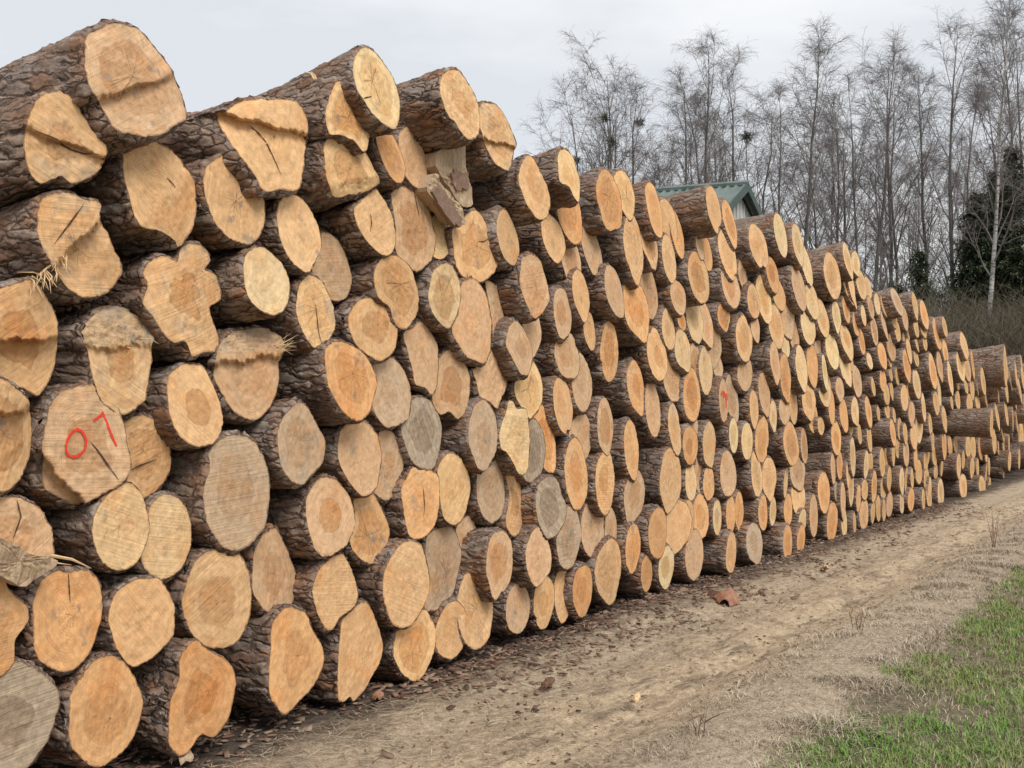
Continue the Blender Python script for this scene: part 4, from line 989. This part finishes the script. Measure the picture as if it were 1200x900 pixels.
# ---------------------------------------------------------------- grass, straw, bark litter
def blades(name, label, cat, base, hgt, wid, lean, mat, curl=0.35, rnd=None):
    """base (n,2), one two-segment blade each"""
    n = len(base)
    z0 = np.array([gz(x, y) for x, y in base]) - 0.004
    az = NR.uniform(0, 2 * math.pi, n); ln = lean
    dx, dy = np.cos(az), np.sin(az)
    w = wid; sx, sy = -dy * w, dx * w
    x, y = base[:, 0], base[:, 1]
    mid = np.stack([x + dx * ln * hgt * 0.35, y + dy * ln * hgt * 0.35, z0 + hgt * 0.55], 1)
    tip = np.stack([x + dx * ln * hgt * (1 + curl), y + dy * ln * hgt * (1 + curl), z0 + hgt * np.clip(1 - curl * ln * 0.5, 0.25, 1)], 1)
    v = np.empty((n, 5, 3), np.float32)
    v[:, 0] = np.stack([x - sx, y - sy, z0], 1); v[:, 1] = np.stack([x + sx, y + sy, z0], 1)
    sv = np.stack([sx, sy, np.zeros(n)], 1)
    v[:, 2] = mid + sv * 0.8; v[:, 3] = mid - sv * 0.8; v[:, 4] = tip
    i = np.arange(n) * 5
    tri = np.concatenate([np.stack([i, i + 1, i + 2], 1), np.stack([i, i + 2, i + 3], 1), np.stack([i + 3, i + 2, i + 4], 1)])
    rv = np.repeat(NR.uniform(0, 1, n) if rnd is None else rnd, 5)
    o = link(name, make_mesh(name, v.reshape(-1, 3), tri, mat, False, {'rnd': rv}))
    o['label'] = label; o['category'] = cat; o['kind'] = 'stuff'
    return o

def scatter(n, x0, x1, y0, y1, pw=1.0):
    u = NR.uniform(0, 1, n) ** pw
    return np.stack([x0 + (x1 - x0) * u, NR.uniform(y0, y1, n)], 1)

def nz2(p, sc, off):
    return np.array([mnoise.noise((a * sc, b * sc, off)) for a, b in p])

M['green'] = mat_vary('spring_grass', (0.085, 0.200, 0.030), (0.165, 0.320, 0.055), (0.30, 0.27, 0.12))
M['dry'] = mat_vary('dead_grass', (0.37, 0.30, 0.215), (0.60, 0.51, 0.39), (0.26, 0.205, 0.145))
M['straw'] = mat_vary('straw_litter', (0.31, 0.25, 0.17), (0.56, 0.48, 0.36), (0.17, 0.125, 0.085))
M['chip'] = mat_vary('bark_chips', (0.060, 0.038, 0.029), (0.19, 0.108, 0.075), (0.34, 0.235, 0.165))

# green field: tufts in broken drill rows
p = scatter(25000, 4.2, 19, -2.6, 1.95, 1.35)
keep = (nz2(p, 1.1, 5.0) + 0.55 * nz2(p, 4.0, 2.0) + NR.uniform(-.25, .25, len(p)) > -0.20 + 0.22 * np.clip((p[:, 1] - 1.0) / 0.7, 0, 1)) & (p[:, 1] < 1.76 + 0.14 * nz2(p, 1.3, 8.0))
p = p[keep]
q = np.repeat(p, 9, 0) + NR.normal(0, 0.032, (len(p) * 9, 2))
h = NR.uniform(0.018, 0.062, len(q))
blades('green_grass', 'short fresh green grass shoots growing in the field beside the track', 'grass', q, h, NR.uniform(0.0012, 0.0024, len(q)) * (1 + q[:, 0] * 0.06), NR.uniform(0.1, 1.3, len(q)), M['green'])
p = scatter(16000, 18.5, 60, -8, 1.75, 1.3); p = p[nz2(p, 0.7, 5.0) > -0.3]
q = np.repeat(p, 4, 0) + NR.normal(0, 0.06, (len(p) * 4, 2))
blades('far_green_grass', 'green field edge fading away along the track', 'grass', q, NR.uniform(0.05, 0.12, len(q)), np.full(len(q), 0.008), NR.uniform(0.1, 0.7, len(q)), M['green'])
# dead grass verge
p = scatter(120000, 4.0, 26, 1.35, 2.72, 1.55)
dens = np.exp(-((p[:, 1] - 2.02) / 0.36) ** 2)
p = p[(NR.uniform(0, 1, len(p)) < dens * (0.75 + 0.9 * nz2(p, 1.7, 3.0)))]
blades('dead_grass', 'matted dead grass along the verge between track and field', 'grass', p, (0.012 + 0.085 * np.clip(nz2(p, 2.6, 6.0) + .15, 0, 1)) * NR.uniform(.5, 1.3, len(p)), NR.uniform(0.0010, 0.0022, len(p)) * (1 + p[:, 0] * 0.06), NR.uniform(0.6, 2.6, len(p)), M['dry'])
p = scatter(26000, 4.2, 17, -2.4, 1.85, 1.5)
blades('field_stubble', 'dead straw bits lying among the green shoots', 'grass', p, NR.uniform(0.015, 0.05, len(p)), NR.uniform(0.0014, 0.003, len(p)), NR.uniform(0.6, 2.0, len(p)), M['dry'])
# straw and needles lying on the track
def litter(name, label, n, rng, ln, wd, mat, thick=0.0, pw=1.6, keepf=None):
    p = scatter(n, *rng, pw)
    if keepf is not None: p = p[keepf(p)]
    n = len(p)
    z = np.array([gz(a, b) for a, b in p])
    az = NR.uniform(0, 2 * math.pi, n); L = NR.uniform(*ln, n); W = NR.uniform(*wd, n)
    tl = NR.normal(0, 0.16, n)
    d = np.stack([np.cos(az), np.sin(az), tl], 1); s = np.stack([-np.sin(az), np.cos(az), NR.normal(0, .25, n)], 1)
    c = np.stack([p[:, 0], p[:, 1], z + 0.006 + np.abs(tl) * L * 0.5], 1)
    up = np.array([0, 0, 1.0])
    T = np.full(n, thick) * NR.uniform(.6, 1.4, n)
    k1, k2 = NR.uniform(.5, 1, n), NR.uniform(.5, 1, n)
    qs = []
    for sg in (0, 1):
        qs += [c - d * (L / 2)[:, None] - s * (W / 2 * k1)[:, None], c + d * (L / 2)[:, None] - s * (W / 2)[:, None] * 0.6,
               c + d * (L / 2 * k2)[:, None] + s * (W / 2)[:, None], c - d * (L / 2)[:, None] + s * (W / 2 * k2)[:, None]]
        if sg == 0: c = c + up * T[:, None]
    v = np.stack(qs, 1).reshape(-1, 3)
    i = np.arange(n) * 8
    if thick > 0:
        fc = [(4, 5, 6, 7), (0, 1, 5, 4), (1, 2, 6, 5), (2, 3, 7, 6), (3, 0, 4, 7)]
    else: fc = [(4, 5, 6, 7)]
    F = np.concatenate([np.stack([i + a for a in f], 1) for f in fc])
    o = link(name, make_mesh(name, v, F, mat, False, {'rnd': np.repeat(NR.uniform(0, 1, n), 8)}))
    o['label'] = label; o['category'] = 'litter'; o['kind'] = 'stuff'
litter('straw', 'pale straw and grass stalks strewn over the track', 21000, (3.6, 17, 2.3, 4.1), (0.02, 0.12), (0.0015, 0.004), M['straw'], 0.0, 1.8,
       lambda p: (NR.uniform(0, 1, len(p)) < np.clip(0.35 + 0.7 * nz2(p, 1.1, 9.0) + 0.5 * np.exp(-((p[:, 1] - 3.4) / .3) ** 2) + 0.5 * (p[:, 0] < 6.5), 0.06, 1)))
litter('bark_litter', 'dark bark chips scattered along the foot of the log pile', 11500, (3.2, 24, 3.2, 4.85), (0.006, 0.08), (0.004, 0.036), M['chip'], 0.006, 1.5,
       lambda p: NR.uniform(0, 1, len(p)) < np.clip((p[:, 1] - 3.50) / 0.8 + 0.8 * nz2(p, 1.1, 2.0) + 0.25 * (p[:, 0] > 6.5) - .15 + 0.7 * np.exp(-((p[:, 0] - 9.6) / 1.9) ** 2 - ((p[:, 1] - 3.9) / .35) ** 2), 0.02, 0.9))
litter('track_debris', 'thin scatter of dark chips on the sandy track', 1500, (3.8, 24, 2.3, 3.6), (0.006, 0.04), (0.003, 0.014), M['chip'], 0.004, 1.4)

# ---------------------------------------------------------------- trees
M['twig'] = mat_plain('birch_twigs', (0.130, 0.113, 0.107), (0.215, 0.190, 0.180), 3.0, 0.9, 0)
M['twig_haze'] = mat_plain('haze_pale_twigs', (0.23, 0.215, 0.215), (0.31, 0.295, 0.295), 3.0, 0.9, 0)  # back row of trees: distance haze put into the colour as a paler grey
M['trunk_dark'] = mat_plain('dark_trunk', (0.075, 0.066, 0.060), (0.150, 0.137, 0.125), 6.0, 0.9, 0.3, (1, 1, 0.3))
def mat_birch():
    t = NT('white_birch_bark')
    oc = t.n('ShaderNodeTexCoord').outputs['Object']
    n = t.noise(t.vmul(oc, (2.0, 2.0, 9.0)), 1.0, 4.0, 0.7)
    n2 = t.noise(t.vmul(oc, (1, 1, 0.8)), 1.6, 2.0)
    col = t.mix(t.mapr(n, 0.50, 0.62), (0.46, 0.44, 0.41), (0.06, 0.055, 0.05))
    col = t.mix(t.mapr(n2, 0.45, 0.65, 0, 0.6), col, (0.10, 0.095, 0.085))
    return t.done(col, 0.8)
M['birch'] = mat_birch()
M['needles'] = mat_vary('spruce_needles', (0.040, 0.064, 0.034), (0.080, 0.110, 0.058), (0.11, 0.11, 0.065), 0.8, 0.2)

def birch_meshes(seed, H, crown0=0.28, spread=0.17, forks=1, twigs=1.0):
    rg = random.Random(seed); T = MB(); K = MB()
    def wob(a): return Vector((rg.gauss(0, a), rg.gauss(0, a), 0))
    stems = []
    npt = 9
    for s in range(forks):
        top = H * (1 if s == 0 else rg.uniform(0.72, 0.92))
        lean = Vector((rg.uniform(-.05, .05), rg.uniform(-.05, .05), 0)) * (1 if s == 0 else 2.0)
        pts = []; off = Vector((0, 0, 0))
        for i in range(npt):
            t = i / (npt - 1); off = off + wob(0.012 * H * 0.5)
            pts.append(Vector((0, 0, top * t)) + off * (t > 0) + lean * H * t)
        r0 = H * 0.0068 * (1 if s == 0 else .8)
        T.tube(pts, [r0 * (1 - i / (npt - 1)) ** 0.8 + 0.012 for i in range(npt)], 7)
        stems.append((pts, r0))
    def twig(p, d, L, r):
        # a drooping whip of fine twigs
        pts = [p]; v = d.normalized(); k = 3
        for i in range(k):
            v = (v + Vector((rg.gauss(0, .12), rg.gauss(0, .12), -0.10 * (i + 0.2)))).normalized()
            pts.append(pts[-1] + v * L / k)
        K.tube(pts, [r, r * .8, r * .55, r * .25], 3, False)
        for j in range(1):
            a = rg.randrange(1, 3); w = (v + Vector((rg.gauss(0, .6), rg.gauss(0, .6), rg.gauss(-.2, .3)))).normalized()
            q = pts[a] + w * L * rg.uniform(.25, .5); q2 = q + Vector((w.x * .4, w.y * .4, -0.6)) * L * 0.3
            K.tube([pts[a], q, q2], [r * .6, r * .45, r * .25], 3, False)
    def branch(p, d, L, r, lev):
        n = 5; pts = [p]; v = d.normalized()
        for i in range(n):
            v = (v + Vector((rg.gauss(0, .10), rg.gauss(0, .10), 0.05 if lev == 0 else rg.gauss(0.0, .06)))).normalized()
            pts.append(pts[-1] + v * L / n)
        K.tube(pts, [r * (1 - 0.78 * i / n) for i in range(n + 1)], 4 if lev == 0 else 3, False)
        if lev < 2:
            m = rg.randint(4, 6) if lev == 0 else rg.randint(2, 3)
            for j in range(m):
                t = rg.uniform(.25, 1.0) if lev == 0 else rg.uniform(.3, 1)
                i = min(int(t * n), n - 1); q = pts[i].lerp(pts[i + 1], t * n - i)
                ax = (pts[i + 1] - pts[i]).normalized()
                w = (ax * 0.9 + Vector((rg.gauss(0, .55), rg.gauss(0, .55), rg.gauss(0.12, .35)))).normalized()
                branch(q, w, L * rg.uniform(.3, .52), r * (1 - .7 * t) * .6 + .004, lev + 1)
        if lev >= 1:
            for j in range(int((5 if lev == 2 else 8) * twigs)):
                i = rg.randint(1, n); w = Vector((v.x + rg.gauss(0, .5), v.y + rg.gauss(0, .5), v.z * .6 + rg.gauss(0, .35)))
                twig(pts[i], w, H * rg.uniform(.018, .046), 0.0056)
    for pts, r0 in stems:
        nb = int(25 / (forks ** .5))
        for b in range(nb):
            t = crown0 + (0.985 - crown0) * (b + rg.random()) / nb
            i = min(int(t * (npt - 1)), npt - 2); p = pts[i].lerp(pts[i + 1], t * (npt - 1) - i)
            az = b * 2.4 + rg.uniform(-.5, .5)
            up = 1.35 + 0.7 * t + rg.uniform(-.2, .4)
            d = Vector((math.cos(az), math.sin(az), up))
            L = H * spread * (1.5 * (1 - t) ** 0.7 + 0.30) * rg.uniform(.7, 1.2) * (0.6 + min(1, (t - crown0) * 3) * .4) * 1.1
            branch(p, d, L, max(0.016, r0 * .46 * (1 - t) + .014), 0)
    return T, K

BIRCH = {}
def birch_variant(k):
    if k not in BIRCH:
        H, c0, sp, fk, seed = {'a': (22, .34, .17, 2, 3), 'b': (20, .26, .20, 3, 8), 'c': (19, .30, .19, 2, 21), 'd': (17, .22, .24, 4, 34), 'e': (21, .38, .16, 1, 55)}[k]
        T, K = birch_meshes(seed, H, c0, sp, fk)
        BIRCH[k] = (H, T.mesh('trunk', M['trunk_dark'], True), K.mesh('crown', M['twig'], False))
    return BIRCH[k]

def plant_birch(px, topy, Z, var, label, rot=0.0, white=False, group='bare birches beyond the log pile', far_=False):
    H, tm, km = birch_variant(var)
    base = at_depth(px, 480, Z); base[2] = -0.05
    top = at_depth(px, topy, Z)[2]
    s = (top - base[2]) / H
    root = thing('birch_tree', label, 'tree', tuple(base), group)
    root.rotation_euler = (0, 0, rot)
    for nm, me in (('trunk', tm), ('crown', km)):
        o = link(nm, me, root); o.scale = (s * 1.0, s * 1.0, s)
        if nm == 'trunk' and white:
            o.material_slots[0].link = 'OBJECT'; o.material_slots[0].material = M['birch']
        if far_:
            o.material_slots[0].link = 'OBJECT'; o.material_slots[0].material = M['twig_haze']
    return root

BT = [
 (712, 85, 78, 'd', 'bushy many-stemmed bare birch standing alone behind the pile crest', 0.4),
 (738, 112, 84, 'b', 'lower twin-stemmed bare birch leaning on the lone bushy one', 2.0),
 (800, 100, 80, 'c', 'bare birch with a round top between the lone bushy birch and the shed', 1.1),
 (830, 56, 72, 'a', 'tall narrow-topped bare birch straight above the green shed roof', 0.3),
 (868, 74, 76, 'b', 'fork-stemmed bare birch over the gable of the green-roofed shed', 5.2),
 (905, 120, 82, 'c', 'middling bare birch just beyond the shed gable', 2.6),
 (936, 52, 70, 'e', 'slender tall bare birch with open drooping crown past the shed', 1.9),
 (985, 130, 84, 'd', 'low spreading bare birch between two taller ones past the shed', 0.9),
 (1016, 66, 72, 'b', 'broad twin-stemmed bare birch over the middle of the far pile', 3.3),
 (1050, 70, 78, 'c', 'leaning bare birch close behind the broad twin-stemmed one', 4.4),
 (1090, 92, 80, 'e', 'thin bare birch before the gap in the tree row', 0.1),
 (1112, 34, 70, 'a', 'tall bare birch with dense top next to the white-trunked one', 2.2),
 (1160, 10, 58, 'e', 'tallest birch with white trunk in front of the dark spruce', 1.4),
 (1192, 34, 74, 'a', 'bare birch top rising over the dark spruce at the photo edge', 5.0),
 (1218, 60, 70, 'b', 'half-seen bare birch cut by the photo edge', 0.7),
]
for i, (px, ty, Z, var, lab, rot) in enumerate(BT):
    plant_birch(px, ty, Z, var, lab, rot, white=(px == 1160))
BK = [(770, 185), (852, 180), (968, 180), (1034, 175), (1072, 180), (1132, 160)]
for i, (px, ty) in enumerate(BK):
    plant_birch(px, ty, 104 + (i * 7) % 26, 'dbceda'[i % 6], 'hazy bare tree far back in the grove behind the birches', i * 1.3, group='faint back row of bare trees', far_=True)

def spruce(px, topy, Z, width, label, seed, name='spruce_tree', dens=1.0, low=0.10):
    rg = random.Random(seed); base = at_depth(px, 480, Z); base[2] = -0.05
    H = at_depth(px, topy, Z)[2] - base[2]
    root = thing(name, label, 'tree', tuple(base), 'conifers among the birches')
    T = MB(); T.tube([(0, 0, 0), (0.05, 0, H * .5), (0, 0, H)], [H * .016, H * .010, 0.02], 7)
    link('trunk', T.mesh('trunk', M['trunk_dark'], True), root)
    V = []; F = []; rv = []
    lv = int(46 * dens)
    for i in range(lv):
        t = low + (0.99 - low) * i / lv
        z = H * t; rad = width * (1 - t) ** 0.8 * rg.uniform(.6, 1.2) + 0.15
        nb = rg.randint(7, 10)
        for b in range(nb):
            az = rg.uniform(0, 6.283); L = rad * rg.uniform(.55, 1.1); drop = rg.uniform(.15, .45)
            m = max(3, int(L / 0.16))
            for j in range(m):
                s = (j + rg.random()) / m; cr = rg.uniform(0, 1)
                cx, cy = math.cos(az) * L * s, math.sin(az) * L * s
                cz = z - drop * L * s * s + 0.12 * L * s
                for q in range(8):
                    a = rg.uniform(0, 6.283); ln = rg.uniform(.15, .42); w = rg.uniform(.025, .055)
                    e = Vector((math.cos(az) * .5 + math.cos(a) * .7, math.sin(az) * .5 + math.sin(a) * .7, rg.uniform(-.75, .25))).normalized() * ln
                    sd = Vector((-e.y, e.x, rg.uniform(-.1, .1))); sd = sd.normalized() * w if sd.length > 1e-4 else Vector((w, 0, 0))
                    p = Vector((cx + rg.gauss(0, .10), cy + rg.gauss(0, .10), cz + rg.gauss(0, .08))); k = len(V)
                    V += [p - sd, p + sd, p + e]; F.append((k, k + 1, k + 2)); rv += [cr] * 3
    link('crown', make_mesh('crown', np.array([tuple(v) for v in V]), np.array(F), M['needles'], False, {'rnd': rv}), root)

spruce(1188, 168, 63, 3.9, 'tall dark green spruce behind the white-trunked birch', 5, dens=1.6)
spruce(1168, 196, 67, 3.2, 'dark spruce squeezed in between the tall and the shorter one', 15, dens=1.4)
spruce(1146, 222, 65, 3.3, 'shorter dark spruce with ragged outline before the gap in the trees', 6, dens=1.5)
spruce(1078, 288, 62, 2.3, 'young thin pine with see-through branches behind the far logs', 7, 'young_pine', 0.6, 0.25)
spruce(1218, 250, 62, 2.6, 'spruce cut by the photo edge beside the tall dark one', 9)
spruce(1052, 330, 61, 1.8, 'small bushy spruce low behind the pile beside the young pine', 12, 'young_spruce', 0.7, 0.05)

# undergrowth along the wood's edge
def thicket(name, label, n, px0, px1, Z0, Z1, top0, top1, mat, seed, r=0.012):
    rg = random.Random(seed); K = MB()
    for i in range(n):
        px = rg.uniform(px0, px1); Z = rg.uniform(Z0, Z1); b = at_depth(px, 480, Z); b[2] = 0
        ty = rg.uniform(top0, top1) + (px1 - px) / (px1 - px0) * -6; H = max(0.8, at_depth(px, ty, Z)[2])
        ln = Vector((rg.gauss(0, .16), rg.gauss(0, .16), 1)); p = Vector(b); pts = [p]
        for j in range(4):
            ln = (ln + Vector((rg.gauss(0, .10), rg.gauss(0, .10), 0))).normalized(); pts.append(pts[-1] + ln * H / 4)
        K.tube(pts, [r * 1.5, r * 1.2, r, r * .7, r * .3], 3, False)
        for j in range(9):
            a = rg.randint(1, 3); w = (ln + Vector((rg.gauss(0, .6), rg.gauss(0, .6), rg.gauss(.1, .3)))).normalized()
            q = pts[a].lerp(pts[a + 1], rg.random()); L = H * rg.uniform(.1, .28)
            K.tube([q, q + w * L * .5, q + (w + Vector((rg.gauss(0, .3), rg.gauss(0, .3), 0))) * L], [r * .7, r * .5, r * .25], 3, False)
    o = link(name, K.mesh(name, mat)); o['label'] = label; o['category'] = 'undergrowth'; o['kind'] = 'stuff'
M['brush'] = mat_plain('brush_stems', (0.080, 0.068, 0.048), (0.170, 0.142, 0.102), 2.0, 0.9, 0)
M['brush2'] = mat_plain('far_brush_stems', (0.055, 0.052, 0.044), (0.115, 0.105, 0.088), 2.0, 0.9, 0)
thicket('undergrowth', 'dense grey brown brush along the edge of the wood', 1900, 985, 1260, 50, 60, 352, 402, M['brush'], 2)
thicket('forest', 'tangle of thin stems deep in the wood behind the brush', 1500, 1000, 1290, 95, 130, 335, 395, M['brush2'], 4, 0.03)

# ---------------------------------------------------------------- shed with a green corrugated roof
def mat_metal(name, c1, c2, rough):
    t = NT(name); oc = t.n('ShaderNodeTexCoord').outputs['Object']
    n = t.noise(oc, 2.0, 5.0); col = t.mix(t.mapr(n, .3, .7), c1, c2)
    t.bsdf.inputs['Metallic'].default_value = 0.0
    return t.done(col, rough)
M['roof'] = mat_metal('green_sheet_roof', (0.105, 0.145, 0.132), (0.165, 0.200, 0.188), 0.45)
M['wall'] = mat_metal('pale_sheet_wall', (0.46, 0.47, 0.45), (0.58, 0.585, 0.56), 0.6)
M['barge'] = mat_metal('dark_green_trim', (0.045, 0.075, 0.065), (0.065, 0.095, 0.085), 0.5)
def shed():
    Z = 40.0
    A = Vector(at_depth(876, 217, Z))                                   # gable apex
    n = Vector(at_depth(772, 223, 41.25)) - A; n.z = 0                   # ridge runs away from us
    Lr = 11.0; rd = n.normalized()
    gd = Vector((0, 0, 1)).cross(rd).normalized()                       # along the gable
    if gd.dot(Vector(RT)) < 0: gd = -gd
    hw, drop = 3.4, 1.65
    base = Vector((A.x, A.y, 0))
    root = thing('shed', 'pale metal shed with green ribbed roof rising behind the pile', 'shed', base)
    T = A.z
    def P(a, b, z): return gd * a + rd * b + Vector((0, 0, z))
    W = MB()
    out = [P(-hw + .25, .3, 0), P(hw - .25, .3, 0), P(hw - .25, .3, T - drop + .1), P(0, .3, T - .14), P(-hw + .25, .3, T - drop + .1)]
    W.prism(out, [q + rd * (Lr - .6) for q in out])
    wall = link('wall', W.mesh('wall', M['wall']), root)
    S = MB()
    for i in range(18):
        a = -hw + .45 + i * (2 * hw - .9) / 17; top = T - .25 - abs(a) * drop / hw
        S.box(tuple(P(a, .285, top / 2)), (0.06, 0.06, top))
    link('wall_ribs', S.mesh('wall_ribs', M['wall']), wall)
    for sg in (-1, 1):
        Rf = MB(); m = 132
        prof = []
        for i in range(m + 1):
            b = Lr * i / m; prof.append((b, 0.075 if i % 3 == 1 else 0.0))
        vs = []; fs = []
        for b, hh in prof:
            vs += [P(0, b, T + hh), P(sg * (hw + .25), b, T + hh - drop * (hw + .25) / hw)]
        k = len(vs)
        vs += [v - Vector((0, 0, 0.07)) for v in vs]
        for i in range(m):
            fs += [(2 * i, 2 * i + 1, 2 * i + 3, 2 * i + 2), (k + 2 * i, k + 2 * i + 2, k + 2 * i + 3, k + 2 * i + 1)]
        Rf.add(vs, fs)
        link('roof', Rf.mesh('roof', M['roof']), root)
        Bg = MB()
        e0, e1 = P(0, -.03, T + .08), P(sg * (hw + .3), -.03, T + .08 - drop * (hw + .3) / hw)
        q = [e0, e1, e1 - Vector((0, 0, .26)), e0 - Vector((0, 0, .26))]
        Bg.prism(q, [v + rd * .05 for v in q])
        link('barge_board', Bg.mesh('barge_board', M['barge']), root)
    Rg = MB(); Rg.tube([P(0, -.03, T + .06), P(0, Lr, T + .06)], [.09, .09], 6); link('ridge_cap', Rg.mesh('ridge_cap', M['roof']), root)
shed()

# ---------------------------------------------------------------- light
SUN_EL, SUN_AZ = math.radians(48), math.radians(212)    # azimuth clockwise from +Y
sd = Vector((math.sin(SUN_AZ) * math.cos(SUN_EL), math.cos(SUN_AZ) * math.cos(SUN_EL), math.sin(SUN_EL)))
sl = bpy.data.lights.new('sun', 'SUN'); sl.energy = 1.9; sl.angle = math.radians(28); sl.color = (1.0, 0.96, 0.90)
so = bpy.data.objects.new('sun', sl); C.objects.link(so); so.rotation_euler = sd.to_track_quat('Z', 'Y').to_euler(); so.location = (0, -10, 20)

w = bpy.data.worlds.new('World'); SC.world = w; w.use_nodes = True
nt = w.node_tree; nt.nodes.clear()
wo = nt.nodes.new('ShaderNodeOutputWorld'); bg = nt.nodes.new('ShaderNodeBackground'); nt.links.new(bg.outputs[0], wo.inputs[0])
sky = nt.nodes.new('ShaderNodeTexSky'); sky.sky_type = 'NISHITA'; sky.sun_disc = False; sky.sun_elevation = SUN_EL; sky.sun_rotation = SUN_AZ
tc = nt.nodes.new('ShaderNodeTexCoord')
mp = nt.nodes.new('ShaderNodeMapping'); mp.inputs['Scale'].default_value = (1, 1, 3.2); nt.links.new(tc.outputs['Generated'], mp.inputs[0])
nz = nt.nodes.new('ShaderNodeTexNoise'); nz.inputs['Scale'].default_value = 2.4; nz.inputs['Detail'].default_value = 5; nz.inputs['Roughness'].default_value = .55; nt.links.new(mp.outputs[0], nz.inputs['Vector'])
rp = nt.nodes.new('ShaderNodeValToRGB'); nt.links.new(nz.outputs['Fac'], rp.inputs[0])
rp.color_ramp.elements[0].position = .40; rp.color_ramp.elements[0].color = (6.8, 7.05, 7.4, 1)
rp.color_ramp.elements[1].position = .62; rp.color_ramp.elements[1].color = (8.7, 8.8, 8.9, 1)
mx = nt.nodes.new('ShaderNodeMix'); mx.data_type = 'RGBA'; mx.inputs[0].default_value = .92
nt.links.new(sky.outputs[0], mx.inputs[6]); nt.links.new(rp.outputs[0], mx.inputs[7]); nt.links.new(mx.outputs[2], bg.inputs[0])
bg.inputs[1].default_value = 0.081

SC.view_settings.view_transform = 'Standard'
SC.view_settings.look = 'None'
SC.view_settings.exposure = 0.52
SC.view_settings.gamma = 1.0
SC.render.engine = 'CYCLES'
SC.cycles.max_bounces = 5
SC.cycles.use_denoising = True

# mistletoe balls hanging in the birches
M['mistletoe'] = mat_plain('mistletoe', (0.075, 0.078, 0.060), (0.13, 0.13, 0.10), 4.0, 0.9, 0)
def mistletoe(px, py, Z, rad, label, seed):
    rg = random.Random(seed); c = at_depth(px, py, Z); K = MB()
    for i in range(110):
        d = Vector((rg.gauss(0, 1), rg.gauss(0, 1), rg.gauss(0, 1))).normalized(); q = d * rad * rg.uniform(.5, 1)
        K.tube([d * .05, q * .6 + Vector((rg.gauss(0, .06), rg.gauss(0, .06), 0)), q], [.018, .014, .01], 3, False)
    o = link('mistletoe_clump', K.mesh('mistletoe_clump', M['mistletoe'])); o.location = tuple(c); o['label'] = label; o['category'] = 'mistletoe'
mistletoe(709, 138, 77, .42, 'mistletoe ball high in the lone bushy birch', 1)
mistletoe(717, 167, 77, .55, 'bigger mistletoe ball lower in the lone bushy birch', 2)
mistletoe(749, 144, 83, .5, 'mistletoe ball in the lower twin-stemmed birch', 3)
mistletoe(676, 188, 87, .5, 'mistletoe ball just above the crest of the log pile', 4)
mistletoe(875, 160, 75, .55, 'dense round nest-like ball in the birch over the shed', 5)
